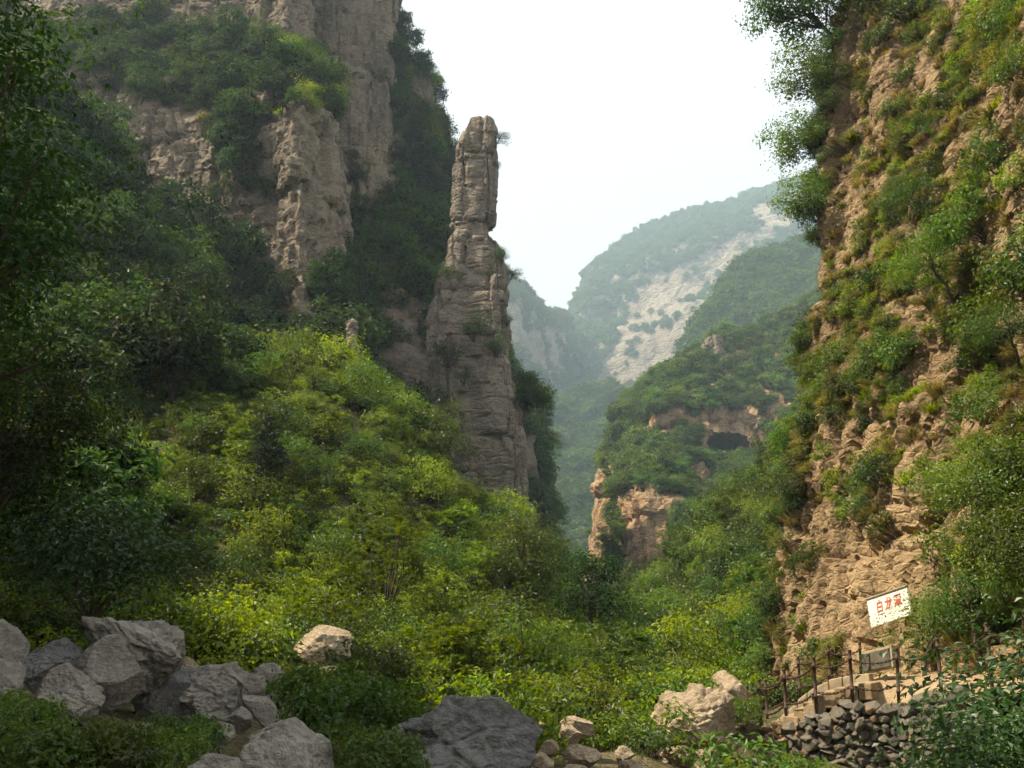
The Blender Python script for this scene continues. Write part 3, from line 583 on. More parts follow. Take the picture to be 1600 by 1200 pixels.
# ------------------------------------------------------------------ boulders
def ico(sub):
    bm = bmesh.new(); bmesh.ops.create_icosphere(bm, subdivisions=sub, radius=1); v = np.array([x.co[:] for x in bm.verts]); f = np.array([[q.index for q in fc.verts] for fc in bm.faces]); bm.free(); return v, f
ICO4 = ico(5); ICO5 = ico(6)
def boulder(px, py, Y, wpx, hpx, label, mat, seed, rough=1.0, planes=13, rot=0, depth=.9, peak=0, name='boulder'):
    r = np.random.default_rng(seed); v, f = ICO5 if wpx > 110 else ICO4; v = v.copy()
    for _ in range(planes):
        n = unit(r.normal(size=3)); d = r.uniform(.5, .82); k = np.clip(v @ n - d, 0, None); v = v - k[:, None] * n
    v = v / np.abs(v).max(0)
    k = np.linalg.norm(v, axis=1, keepdims=True); nn = v / k
    c1, e1 = cells(v * 1.7 + seed, seed); v = v + nn * (.10 * rough * (c1 - .5) - .05 * rough * np.clip(.08 - e1, 0, 1) / .08 + .07 * rough * fbm(v * 2.2 + seed, 4, seed) + .03 * rough * fbm(v * 9, 4, seed + 3) - .04 * rough * np.clip(.05 - np.abs(fbm(v * 2.6 + 9, 3, seed + 8)), 0, 1) / .05)[:, None]
    if peak: v[:, 0] += peak * v[:, 2]
    c = P(px, py, Y); dep = Y * CP + (c[2] - EYE) * SP; w_ = wpx / F * dep / 2; h_ = hpx / F * dep / 2
    v = v * np.array([w_, depth * (w_ + h_) / 2, h_]) / np.abs(v).max(0)
    a = math.radians(rot); R2 = np.array([[math.cos(a), 0, math.sin(a)], [0, 1, 0], [-math.sin(a), 0, math.cos(a)]]); v = v @ R2.T
    o = link(name, mesh(name, v, f, [mat]), None, c); tag(o, label, 'boulder'); return o
B, BW, BD = R_BOULD, R_BOULDW, R_BOULDD
for a in [
    (212, 1012, 15.2, 165, 135, 'large grey boulder with a peaked top, highest of the shaded pile', B, 201, 1.2, 12, 12, 1, -.25),
    (172, 1052, 13.8, 112, 118, 'smooth pale slab sided boulder leaning below the peaked one', B, 202, .45, 9, 14, .6),
    (78, 1040, 14.6, 112, 100, 'dark block between the left edge rock and the smooth pale slab', BD, 203, 1, 14),
    (12, 1018, 14.2, 52, 110, 'upright narrow boulder at the left edge of the picture', B, 204, .8, 10),
    (118, 1085, 13, 118, 84, 'low rounded boulder in front of the smooth pale slab', B, 205, .8, 13, 18),
    (0, 1062, 12.6, 70, 90, 'lower left edge boulder half cut off by the frame', B, 206, .8),
    (345, 1082, 16.4, 165, 105, 'broad lumpy boulder right of the peaked one', B, 207, 1.4, 9, 6),
    (250, 1085, 15.8, 90, 120, 'dark boulder wedged under the peaked one', BD, 208, .8),
    (404, 1108, 14.8, 84, 44, 'long pale slab sloping down to the right of the lumpy boulder', B, 209, .5, 14, 42, .6),
    (372, 1124, 13.6, 46, 40, 'small squarish stone left of the sloping slab', B, 210, .6, 14, 25),
    (345, 1150, 12.4, 48, 44, 'small pale stone behind the big pale boulder', B, 211, .7),
    (432, 1188, 10, 180, 130, 'big pale angular boulder at the bottom of the picture', B, 212, .7, 14, 8, 1, -.1),
    (335, 1205, 9.4, 90, 60, 'low pale stone left of the big angular boulder', B, 213, .8),
    (425, 1056, 18.5, 62, 40, 'flat topped rock at the upper end of the shaded pile', B, 214, .9),
    (442, 1094, 16.2, 62, 30, 'pale flat stone beside the grass right of the lumpy boulder', B, 215, .6),
    (395, 1082, 16, 46, 60, 'grey wedge between lumpy boulder and pale flat stone', B, 216, .7),
    (293, 1044, 18.2, 42, 30, 'small bright sunlit rock peeping between two shaded boulders', BW, 217, .8, 12, 35),
    (508, 1012, 25, 116, 78, 'rounded pale boulder glowing in the sun on the left bank', BW, 218, .7, 10),
    (715, 1160, 12, 262, 150, 'large dark slate grey boulder with cracks, bottom middle', BD, 263, 1.1, 26, 6, .8),
    (888, 1148, 15, 46, 40, 'upright tan stone in the sunny rock cluster', BW, 220, .8),
    (905, 1134, 15.6, 60, 32, 'dark edged tan slab at the back of the sunny cluster', BW, 221, .9, 14, 22),
    (913, 1184, 14, 70, 38, 'flat faced golden slab in front of the sunny cluster', BW, 222, .5, 16, 6),
    (858, 1172, 14, 36, 32, 'golden stone touching the dark slate boulder', BW, 223, .8),
    (848, 1196, 13.4, 40, 40, 'low golden stone at the bottom beside the slate boulder', BW, 224, .8),
    (972, 1182, 14.4, 40, 32, 'small golden stone right of the flat faced slab', BW, 225, .8),
    (985, 1200, 13.6, 40, 26, 'lowest small golden stone right of the flat faced slab', BW, 226, .8),
    (895, 1208, 13, 54, 28, 'low golden stone cut by the bottom edge', BW, 231, .8),
    (855, 1132, 16, 26, 22, 'little tan stone at the back left of the sunny cluster', BW, 227, .8),
    (956, 1116, 20.5, 58, 36, 'pale rock alone in the green between cluster and big tan boulder', BW, 228, .8),
    (1008, 1132, 20.5, 30, 18, 'small pale stone right of the lone rock', BW, 229, .8),
    (1090, 1132, 18.2, 150, 124, 'big tan boulder with grooved face left of the railing', BW, 271, 1.1, 13),
    (1146, 1088, 20.2, 80, 84, 'tan slab leaning behind the grooved boulder', BW, 252, 1.1, 12, -35),
    (1115, 1160, 18, 90, 40, 'flat tan ledge stone under the grooved boulder', BW, 233, 1),
    (1062, 1186, 17.2, 66, 42, 'rough tan rock below the grooved boulder', BW, 234, 1.2),
    (1035, 1194, 17, 26, 18, 'small stone left of the rough tan rock', BW, 235, .8),
    (1106, 1192, 17.6, 60, 50, 'rough tan rock where the stone wall begins', BW, 236, 1.2),
    (45, 1172, 9.6, 50, 22, 'flat pale stone among leaves, bottom left corner', B, 237, .8),
    (205, 1182, 9.6, 70, 24, 'flat pale stone among leaves left of the big angular boulder', B, 238, .8),
    (225, 1140, 11.5, 40, 24, 'pale stone showing between bushes below the dark wedge', B, 239, .8)]:
    boulder(*a)

# ------------------------------------------------------------------ stone wall, steps, railing, sign
E_ = [P(1128, 1176, 20.2), P(1172, 1153, 20.2), P(1228, 1133, 19.2), P(1280, 1116, 18.8), P(1335, 1101, 18.4), P(1404, 1110, 18), P(1470, 1085, 17.2), P(1560, 1075, 16.2), P(1680, 1075, 15)]
Fe = [P(1190, 1150, 22.4), P(1205, 1148, 22.0), P(1243, 1110, 21.7), P(1285, 1077, 21.4), P(1345, 1063, 21.0), P(1410, 1058, 20.2), P(1480, 1050, 19.2), P(1565, 1050, 17.8), P(1690, 1050, 16)]
E_, Fe = np.array(E_), np.array(Fe)
pathm = rock_mat('path_earth', (.21, .145, .08), (.30, .215, .125), (.37, .28, .18), (.2, .14, .08), .4, .3, bump=.5)
rowsP = np.stack([E_ + np.array([0, .12, -.02]), E_ * .5 + Fe * .5, Fe + np.array([.2, .3, 0]), Fe + np.array([1.6, 1.2, .3])], 1)
gp = resample(rowsP, .15); gp = resample(gp.transpose(1, 0, 2), .15).transpose(1, 0, 2); gp[..., 2] += .03 * fbm(gp * 2.5, 3, 4) - .05
tag(link('path', mesh('path', gp.reshape(-1, 3), gfaces(*gp.shape[:2]), [pathm])), 'earthen path behind the railing along the cliff foot', kind='structure')
def boxmesh(v8): return v8, np.array([[0, 1, 2, 3], [7, 6, 5, 4], [0, 4, 5, 1], [1, 5, 6, 2], [2, 6, 7, 3], [3, 7, 4, 0]])
def empty(name, loc):
    o = bpy.data.objects.new(name, None); COL.objects.link(o); o.location = loc; o.empty_display_size = .1; return o
def child(o, root): o.parent = root; o.matrix_parent_inverse = Matrix.Translation(-Vector(root.location)); return o
def along(L, t):
    t = np.clip(t, 0, len(L) - 1.0001); k = int(t); return L[k] * (1 - (t - k)) + L[k + 1] * (t - k)
def bev(o, wd):
    m = o.modifiers.new('edge', 'BEVEL'); m.width = wd; m.segments = 2; return o
STEP = plain('step_stone', (.36, .27, .16), .9, (.2, .145, .085), 5, .6, .2, .03)
CONC = plain('pale_concrete', (.40, .33, .23), .9, (.25, .2, .13), 5, .5, .2, .02)
st_root = tag(empty('stone_steps', along(E_, 1.5)), 'worn golden stone steps climbing between the two railings', 'steps')
rs = np.random.default_rng(5); NS = 11
for k in range(NS):
    t0 = 1.15 + k * .30; t1 = t0 + .36; a0, a1 = along(E_, t0), along(E_, t1); f0, f1 = along(Fe, t0), along(Fe, t1)
    z = (max(a0[2], f0[2] - .2) + f0[2]) / 2 + .06 + rs.normal() * .012
    top = np.array([a0 + (0, .2, 0), f0, f1, a1 + (0, .2, 0)]); top[:, 2] = z + rs.normal(size=4) * .012; top[:, :2] += rs.normal(size=(4, 2)) * .03; bot = top.copy(); bot[:, 2] -= .3
    child(bev(link('step', mesh('step', *boxmesh(np.concatenate([bot, top])), [STEP], smooth=False)), .02), st_root)
kb_root = tag(empty('kerb_edging', along(Fe, 1.2)), 'pale kerb stones edging the far side of the steps', 'kerb')
for k in range(9):
    t0 = 1.05 + k * .36; a, b = along(Fe, t0), along(Fe, t0 + .34); d = unit(b - a); s_ = np.array([-d[1], d[0], 0]) * .09; u = np.array([0, 0, .14 + rs.normal() * .01])
    v8 = np.array([a - s_, a + s_, b + s_, b - s_]); v8 = np.concatenate([v8 - (0, 0, .15), v8 + u]); child(bev(link('kerb_stone', mesh('kerb_stone', *boxmesh(v8), [CONC], smooth=False)), .02), kb_root)
# rubble wall
WSTONE = [rock_mat('wall_stone%d' % i, *c, (.07, .06, .05), .35, .4, bump=.6, crack=.04, local=True) for i, c in enumerate([((.10, .088, .066), (.17, .15, .118), (.25, .225, .18)), ((.065, .06, .05), (.115, .106, .09), (.185, .173, .148)), ((.17, .115, .065), (.26, .18, .105), (.36, .26, .165))])]
def hullstone(seed, mat):
    r = np.random.default_rng(seed); bm = bmesh.new(); p = unit(r.normal(size=(22, 3))); p = np.sign(p) * np.abs(p) ** .55
    for q in p / np.abs(p).max(0): bm.verts.new(q)
    bmesh.ops.convex_hull(bm, input=bm.verts)
    for v in [v for v in bm.verts if not v.link_faces]: bm.verts.remove(v)
    me = bpy.data.meshes.new('stone'); bm.to_mesh(me); bm.free(); me.materials.append(mat); return me
HS = [[hullstone(300 + 20 * m + i, WSTONE[m]) for i in range(9)] for m in range(3)]
wr = tag(empty('rubble_wall', E_[3] - (0, 0, 1.5)), 'dry stone retaining wall of rough grey rubble below the railing', 'stone wall')
wt = E_[:8] + np.array([0, .05, 0]); wc = []
for q in wt: wc.append([q + (0, .35, -2.4), q + (0, .16, -1.2), q + (0, .10, -.12), q + (0, .5, -.10), q + (0, .5, -2.4)])
wg = resample(np.array(wc), .2); wg = resample(wg.transpose(1, 0, 2), .2).transpose(1, 0, 2); wg = wg + .03 * fbm(wg * 3, 3, 2)[..., None]
child(link('wall_core', mesh('wall_core', wg.reshape(-1, 3), gfaces(*wg.shape[:2]), [SOIL], smooth=False)), wr)
tt = 0.0; r = np.random.default_rng(9); z = 0
Lw = np.concatenate([[0], np.cumsum(np.linalg.norm(wt[1:] - wt[:-1], axis=1))])
def wall_at(s): k = np.clip(np.searchsorted(Lw, s, side='right') - 1, 0, len(Lw) - 2); f = (s - Lw[k]) / (Lw[k + 1] - Lw[k]); return wt[k] * (1 - f) + wt[k + 1] * f
zrow = .0
while zrow < 1.75:
    rh = r.uniform(.08, .17); s = r.uniform(0, .2)
    while s < Lw[-1] - .1:
        w_ = r.uniform(.09, .29) * (.8 if s < 1.5 else 1); q = wall_at(s + w_ / 2); hh = rh * r.uniform(.8, 1.35); dz = zrow + rh / 2 + r.normal() * .03
        m_ = 2 if (s < 1.7 and r.uniform() < .8) or r.uniform() < .08 else (0 if r.uniform() < .6 else 1)
        o = link('stone', HS[m_][int(r.integers(0, 9))], None, (q[0], q[1] + .04 + .05 * dz + r.normal() * .03, q[2] - dz)); o.rotation_euler = (r.normal() * .2, r.normal() * .22 + (0 if r.uniform() < .8 else .6), r.normal() * .25)
        o.scale = (w_ / 2 * 1.08, r.uniform(.12, .2), hh / 2 * 1.1); child(o, wr); s += w_ * .96
    zrow += rh * .92
for s, w_, h_ in [(3.1, .36, .2), (3.9, .5, .24), (4.5, .42, .2), (2.4, .3, .16), (5.3, .4, .2), (3.5, .3, .15), (1.2, .3, .14), (.6, .3, .16)]:
    q = wall_at(s); o = link('coping_stone', HS[0 if s > 1.5 else 2][int(r.integers(0, 9))], None, (q[0], q[1] + .12, q[2] + .02)); o.scale = (w_ * .5, .2, h_ * .42); o.rotation_euler = (r.normal() * .1, r.normal() * .25, r.normal() * .3); child(o, wr)

def post_mesh(h, rad=.032):
    pr_ = [(rad, 0), (rad, h * .46), (rad * 1.35, h * .465), (rad * 1.35, h * .49), (rad, h * .495), (rad, h * .86), (rad * 1.4, h * .865), (rad * 1.4, h * .90), (rad, h * .905), (rad, h - .02), (rad * 1.15, h - .015), (rad * .9, h + .01), (0.002, h + .015)]
    k = 10; an = np.arange(k) * 2 * math.pi / k; v = np.array([[q[0] * math.cos(a), q[0] * math.sin(a), q[1]] for q in pr_ for a in an]); f = np.array([[i * k + j, i * k + (j + 1) % k, (i + 1) * k + (j + 1) % k, (i + 1) * k + j] for i in range(len(pr_) - 1) for j in range(k)])
    return mesh('post', v, f, [RUST])
def link_mesh():
    k, c = 8, 4; v = []; f = []
    for i in range(k):
        a = i * 2 * math.pi / k
        for j in range(c):
            b = j * 2 * math.pi / c; rr = 1 + .38 * math.cos(b); v.append((rr * math.cos(a) * .052, rr * math.sin(a) * .02, .009 * math.sin(b) * 1.0))
    for i in range(k):
        for j in range(c): f.append([i * c + j, ((i + 1) % k) * c + j, ((i + 1) % k) * c + (j + 1) % c, i * c + (j + 1) % c])
    return np.array(v), np.array(f)
LV, LF = link_mesh()
def chain(a, b, sag, root):
    a, b = np.array(a), np.array(b); n = int(np.linalg.norm(b - a) * 1.06 / .082) + 2; parts = []
    tt = np.linspace(0, 1, n + 1); pts = a + (b - a) * tt[:, None] - np.array([0, 0, 1])[None] * (4 * sag * tt * (1 - tt))[:, None]
    for i in range(n):
        m = (pts[i] + pts[i + 1]) / 2; x = unit(pts[i + 1] - pts[i]); y = unit(np.cross((0, 0, 1), x)); zz = np.cross(x, y)
        if i % 2: y, zz = zz, -y
        parts.append((m + LV[:, :1] * x + LV[:, 1:2] * y + LV[:, 2:] * zz, LF))
    child(link('chain', mesh('chain', *join(parts), [RUST])), root)
def railing(label, posts, rad=.031, sag=.14, levels=(.475, .88)):
    """posts: (base point, top point)"""
    root = tag(empty('chain_railing', posts[0][0]), label, 'railing', 'railings beside the steps'); tops = []
    for b, t in posts:
        h = np.linalg.norm(t - b) + .35; d = unit(t - b); b2 = b - d * .35
        o = link('post', post_mesh(h, rad), None, b2); o.rotation_euler = Vector(d).to_track_quat('Z', 'Y').to_euler(); child(o, root); tops.append((b2, d, h))
    for (b, d, h), (b2, d2, h2) in zip(tops[:-1], tops[1:]):
        for lv in levels: chain(b + d * (h - (1 - lv) * 1.15 - .02), b2 + d2 * (h2 - (1 - lv) * 1.15 - .02), sag * min(1, np.linalg.norm(b2 - b) / 1.2), root)
def PT(px0, py0, px1, py1, Y): return (P(px0, py0, Y), P(px1, py1, Y + .02))
railing('rusty post and chain railing along the top of the stone wall', [PT(1168, 1150, 1167, 1072, 20.6), PT(1190, 1142, 1186, 1062, 20.2), PT(1229, 1132, 1225, 1046, 19.4), PT(1276, 1114, 1271, 1027, 18.9), PT(1333, 1102, 1327, 1016, 18.5), PT(1405, 1112, 1401, 1013, 18.1), PT(1470, 1070, 1464, 998, 17.4), PT(1548, 1050, 1541, 974, 16.4), PT(1660, 1050, 1650, 950, 15)])
railing('rusty post and chain railing on the far, cliff side of the steps', [PT(1200, 1140, 1196, 1062, 22.2), PT(1251, 1096, 1247, 1026, 21.9), PT(1297, 1072, 1294, 1008, 21.6), PT(1346, 1064, 1343, 1004, 21.2)], .027, .12)

def quadboard(c4, th, mat, name, root, lift=0.0):
    c4 = np.array(c4); n = unit(np.cross(c4[1] - c4[0], c4[3] - c4[0]));  n = n if (n * (np.array([0, 0, 1.6]) - c4[0])).sum() > 0 else -n
    v8 = np.concatenate([c4 - n * th + n * lift, c4 + n * lift]); return child(bev(link(name, mesh(name, *boxmesh(v8), [mat], smooth=False)), .006), root), n
def quv(c4, u, v): c4 = np.array(c4); return (c4[0] * (1 - u) + c4[1] * u) * (1 - v) + (c4[3] * (1 - u) + c4[2] * u) * v
def qsub(c4, u0, v0, u1, v1): return [quv(c4, u0, v0), quv(c4, u1, v0), quv(c4, u1, v1), quv(c4, u0, v1)]
WHITE = plain('sign_white', (.80, .77, .70), .6, (.70, .66, .58), 3, .05)
RED = plain('sign_red', (.42, .07, .05), .7, (.50, .16, .12), 9, .05); GREYP = plain('sign_grey', (.35, .30, .30), .6)
sroot = tag(empty('sign_board', sg[0]), 'tilted white sign board with red characters on the ochre cliff', 'sign')
_, sn = quadboard(sg, .05, WHITE, 'board', sroot)
quadboard(qsub(sg, -.01, .97, 1.01, 1.02), .07, CONC, 'top_rail', sroot, .03)
ux = unit(sg[1] - sg[0]); uy = unit(np.cross(sn, ux))
for ch, u, hv in [('白', .30, .34), ('龙', .52, .34), ('潭', .74, .34)]:
    cu = bpy.data.curves.new('lettering', 'FONT'); cu.body = ch; cu.size = .30; cu.extrude = .004; cu.align_x = 'CENTER'; cu.offset = .004; cu.materials.append(RED)
    o = bpy.data.objects.new('lettering', cu); COL.objects.link(o); q = quv(sg, u, .44) + sn * .006
    me_ = bpy.data.meshes.new_from_object(o); bpy.data.objects.remove(o); o = link('lettering', me_); o.matrix_world = Matrix(((ux[0], uy[0], sn[0], q[0]), (ux[1], uy[1], sn[1], q[1]), (ux[2], uy[2], sn[2], q[2]), (0, 0, 0, 1))); o.parent = sroot; o.matrix_parent_inverse = Matrix.Translation(-Vector(sroot.location))
quadboard(qsub(sg, .22, .32, .40, .36), .004, GREYP, 'small_print', sroot, .006)
DARKS = plain('dark_slate', (.13, .115, .09), .55, (.07, .065, .05), 4, .3)
proot = tag(empty('stone_tablet', pnl[0]), 'dark stone tablet in a pale concrete frame below the sign', 'tablet')
quadboard(pnl, .2, CONC, 'frame', proot); quadboard(qsub(pnl, .09, .05, .95, .88), .06, DARKS, 'slab', proot, .02)

# ------------------------------------------------------------------ vegetation
C_SHR = proto_coll('bushes', SHR + FRD[:1]); C_LOW = proto_coll('lowplants', FRG + FRC[1:2] + HRB + FRG[:1]); C_DRK = proto_coll('darkbushes', SHD + TRD[:1]); C_DTR = proto_coll('darktrees', TRD + SHD[:1]); C_CLF = proto_coll('cliffplants', FRC + TUF + HRB[:1]); C_FAR = proto_coll('fartrees', FAR); C_FAM = proto_coll('midtrees', FAM); C_TUF = proto_coll('drytufts', TUF + HRB[:1])
LOOK = {'shrub_a': 'bushy yellow green', 'shrub_m': 'rounded green', 'sumac': 'feathery leaved', 'cliffsh': 'loose sprawling', 'tree_m': 'leafy', 'tree_d': 'dark leafy', 'fam': 'round crowned', 'shrub_d': 'dark'}
ORD = 'first second third fourth fifth sixth seventh eighth ninth tenth eleventh twelfth thirteenth fourteenth fifteenth sixteenth seventeenth eighteenth nineteenth twentieth'.split()
def lookof(me):
    for k, v in LOOK.items():
        if me.name.startswith(k): return v
    return 'green'
def things(name, noun, cat, group, protos, pts, nrm, smin, smax, seed, marks, tilt=.3, sink=.05):
    """countable plants: one object each, mesh data shared; labelled by look, size and the landmark they grow by"""
    r = np.random.default_rng(seed); E = euler_from(nrm, tilt, r); mk = np.array([m[:2] for m in marks], float); byl = {}
    for i, p in enumerate(pts):
        me = protos[int(r.integers(0, len(protos)))][0]; s = r.uniform(smin, smax)
        o = link(name, me, None, (p[0], p[1], p[2] - sink * s)); o.rotation_euler = E[i]; k = r.uniform(.85, 1.15, 3) * s; o.scale = k
        px, py = PJ(p); m = marks[int(((mk - (px, py)) ** 2).sum(1).argmin())][2]; t = (s - smin) / (smax - smin)
        tag(o, '%s %s %s %s' % ('small' if t < .34 else 'large' if t > .67 else 'middling', lookof(me), noun, m), cat, group); byl.setdefault(o['label'], []).append((float(px), o))
    for l, q in byl.items():
        if len(q) > 1:
            for i, (_, o) in enumerate(sorted(q, key=lambda a: a[0])): o['label'] = '%s, %s from left' % (l, ORD[min(i, len(ORD) - 1)])
M_BANK = [(505, 1000, 'beside the sunlit rounded boulder'), (412, 710, 'near the dark bank pine'), (262, 600, 'near the brownish conifer'), (600, 850, 'around the tall feathery shrub'), (815, 900, 'near the round tree'), (715, 1040, 'behind the slate boulder'), (900, 1090, 'above the sunny rock cluster'), (960, 1050, 'in the valley bottom'), (540, 560, 'on the bank crest below the gully'), (690, 680, 'on the bank crest below the pillar'), (790, 800, 'by the pillar foot'), (380, 560, 'on the upper left bank crest'), (230, 720, 'at the left end of the bank'), (300, 900, 'above the shaded boulder pile'), (1090, 1060, 'behind the grooved boulder'), (430, 850, 'on the bank below the dark pine'), (700, 920, 'low on the middle of the bank'), (560, 720, 'high on the middle of the bank')]
M_CLIFF = [(1385, 880, 'above the white sign'), (1290, 980, 'low left of the white sign'), (1440, 640, 'left of the pale hollow'), (1560, 740, 'below the pale hollow'), (1300, 300, 'on the bare upper left face'), (1330, 470, 'at mid height near the cliff edge'), (1480, 420, 'in the middle of the cliff'), (1570, 260, 'in the rocky upper right'), (1400, 40, 'on the left of the cliff top'), (1530, 40, 'on the right of the cliff top'), (1290, 720, 'on the lower left face'), (1390, 780, 'on the face high above the sign'), (1570, 930, 'low on the right of the cliff'), (1430, 220, 'in the upper middle of the cliff')]
M_RB = [(1240, 660, 'high beside the cliff edge'), (1160, 770, 'on the upper right bank'), (1080, 870, 'right of the orange rock face'), (1150, 960, 'on the lower right bank'), (1010, 1020, 'by the valley tree'), (1080, 1040, 'above the grooved boulder')]
M_CAVE = [(1135, 590, 'above the cave'), (1110, 770, 'just below the cave'), (990, 630, 'on the left skyline of the cave cliff'), (1015, 740, 'on top of the orange rock face'), (1100, 530, 'around the small crag'), (1200, 520, 'high behind the ochre cliff edge'), (955, 860, 'left of the orange rock face'), (1110, 870, 'right of the orange rock face'), (1200, 680, 'right of the cave')]
M_DARK = [(150, 200, 'high on the shaded left mountainside'), (280, 330, 'on the shaded mountainside under the stepped cliff'), (100, 450, 'low on the shaded left mountainside'), (300, 480, 'on the shaded slope above the bright bank'), (450, 500, 'at the foot of the stepped cliff')]
def frame_terr(ce, n, ymax=66, ymin=14.5):
    return sees(ce + np.array([0, 0, .8])) & (ce[..., 1] < ymax) & (ce[..., 1] > ymin)
def clear_of_rocks(ce):
    px, py = PJ(ce); y = ce[..., 1]
    rock = inpoly(px, py, [(-50, 1000), (130, 960), (300, 1010), (470, 1050), (560, 1230), (-50, 1230)]) & (y < 20)
    rock |= inpoly(px, py, [(845, 1130), (920, 1120), (1010, 1170), (1010, 1230), (840, 1230)]) & (y < 17)
    rock |= inpoly(px, py, [(1040, 1100), (1160, 1080), (1190, 1230), (1020, 1230)]) & (y < 20)
    rock |= inpoly(px, py, [(440, 1000), (600, 1000), (620, 1100), (430, 1100)]) & (y < 25.5) & (y > 20)
    path = (ce[..., 0] > 4.3) & (y > 12) & (y < 24)
    return ~rock & ~path
def w_bright(ce, n): return frame_terr(ce, n) * ((ce[..., 1] > 22) | (ce[..., 0] < -10) & (ce[..., 1] > 17)) * clear_of_rocks(ce) * (.25 + .75 * (fbm(ce / 3, 2, 1) > -.1)) / np.clip(ce[..., 1] / 22, .5, 2.2)
p, n = sample(terr, 7000, lambda c, n: frame_terr(c, n) * clear_of_rocks(c), 1)
scatter('undergrowth', 'low green herbs and grass covering the gorge floor and banks', C_LOW, p, n, .5, 1.2, 2, .2)
p, n = sample(terr, 1250, w_bright, 3); px, py = PJ(p)
lit = ~(inpoly(px, py, [(-200, -200), (330, -200), (330, 480), (210, 560), (140, 660), (170, 760), (230, 960), (-200, 1000)])) & (p[:, 1] < 52) & (p[:, 0] < 5.5)
lp, ln = p[lit], n[lit]; k = np.argsort(lp[:, 1]); near = k[:280]
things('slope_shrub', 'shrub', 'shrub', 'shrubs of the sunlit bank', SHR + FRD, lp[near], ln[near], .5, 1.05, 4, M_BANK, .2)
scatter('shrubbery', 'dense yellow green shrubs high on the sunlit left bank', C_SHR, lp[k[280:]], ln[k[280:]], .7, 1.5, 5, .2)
dk = ~lit & (p[:, 0] < 5); scatter('shrubbery', 'shaded shrubs of the left bank in darkened leaf colour', C_DRK, p[dk], n[dk], .6, 1.3, 6, .2)  # outside the sunlit area, plants get the leaf colour darkened for shade
def w_darkslope(ce, n):
    px, py = PJ(ce); return (px > -150) & (px < 600) & (py < 640) & (py > -100) & (ce[..., 1] > 40) & ((px < 400) | (ce[..., 1] > 54))
p, n = sample(terr, 620, w_darkslope, 8)
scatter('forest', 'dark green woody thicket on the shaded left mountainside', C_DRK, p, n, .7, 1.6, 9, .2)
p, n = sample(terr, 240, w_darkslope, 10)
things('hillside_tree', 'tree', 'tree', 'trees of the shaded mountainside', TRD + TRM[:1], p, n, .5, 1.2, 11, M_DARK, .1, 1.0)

def cliffveg(surf, nshr, ntuf, seed, label, smin, smax, rockpolys=(), vegpolys=(), thr=.25, coll=C_DTR, tcoll=C_TUF, extra=1.0, nz=3.0):
    def wf(ce, nn):
        px, py = PJ(ce); f = fbm(ce / nz, 3, seed); up = nn[..., 2]
        v = np.clip((up - thr) * 4, 0, 1) * .7 + .12 * np.clip((f - .1) * 3, 0, 1)
        for pl in vegpolys: v = np.where(inpoly(px, py, pl), np.maximum(v, extra), v)
        for pl in rockpolys: v = np.where(inpoly(px, py, pl), v * .06, v)
        return v * sees(ce)
    p, n = sample(surf, nshr, wf, seed); scatter('shrubbery', label, coll, p, n, smin, smax, seed + 1, .35, .9)
    if ntuf:
        p, n = sample(surf, ntuf, wf, seed + 2); scatter('grass', label.replace('shrubs', 'grass'), tcoll, p, n, smin * 1.6, smax * 2, seed + 3, .4)
cliffveg(cliffA, 480, 200, 300, 'dark shrubs on the ledges of the stepped cliff', .35, .95, rockpolys=[[(445, 190), (540, 190), (540, 380), (445, 380)], [(200, 0), (480, -60), (480, 60), (250, 40)], [(215, 140), (300, 200), (345, 220), (345, 320), (400, 330), (400, 420), (320, 420)], [(410, 200), (445, 200), (445, 340), (410, 340)], [(380, 340), (490, 340), (490, 390), (410, 390)]], vegpolys=[[(90, 60), (230, 20), (330, 40), (440, 70), (490, 90), (500, 150), (430, 180), (220, 130)], [(300, 180), (410, 170), (440, 230), (330, 220)], [(330, 430), (560, 410), (580, 560), (340, 540)], [(350, 230), (440, 230), (440, 310), (350, 320)], [(310, 310), (380, 310), (400, 400), (340, 400)]])
cliffveg(cliffB, 34, 16, 310, 'sparse shrubs in cracks of the tall smooth cliff', .3, .9, rockpolys=[[(490, -50), (610, -50), (612, 290), (560, 290)]], vegpolys=[[(440, -60), (500, -60), (480, 60)], [(598, 60), (620, 60), (620, 300), (598, 300)]])
cliffveg(cliffC, 230, 60, 320, 'shrubs draping the ridge behind the tall cliff', .5, 1.25, rockpolys=[[(635, 110), (676, 110), (680, 170), (640, 175)], [(608, 150), (630, 150), (630, 260), (608, 260)]], vegpolys=[[(600, 20), (690, 60), (730, 400), (720, 620), (560, 620)]], extra=.8)
cliffveg(gully, 220, 40, 330, 'dark shrubs filling the gully beside the pillar', .45, 1.2, rockpolys=[[(590, 465), (685, 465), (685, 610), (590, 600)]], vegpolys=[[(500, 250), (730, 250), (730, 480), (500, 700)]], extra=.9)
def wyel(ce, nn):
    px, py = PJ(ce); return inpoly(px, py, [(420, 60), (500, 80), (530, 170), (470, 170)]) | inpoly(px, py, [(630, 180), (695, 180), (715, 290), (640, 290)]) | inpoly(px, py, [(620, 70), (676, 90), (678, 130), (625, 130)])
for sf, k_ in ((cliffA, 70), (cliffC, 110)):
    p, n = sample(sf, k_, wyel, 340 + k_); scatter('shrubbery', 'yellowish shrubs, leaf colour standing in for sun on left cliff tops', C_SHR, p, n, .7, 1.5, 341 + k_, .3, .3)  # yellower leaves put sunlight into the colour of the cliff tops
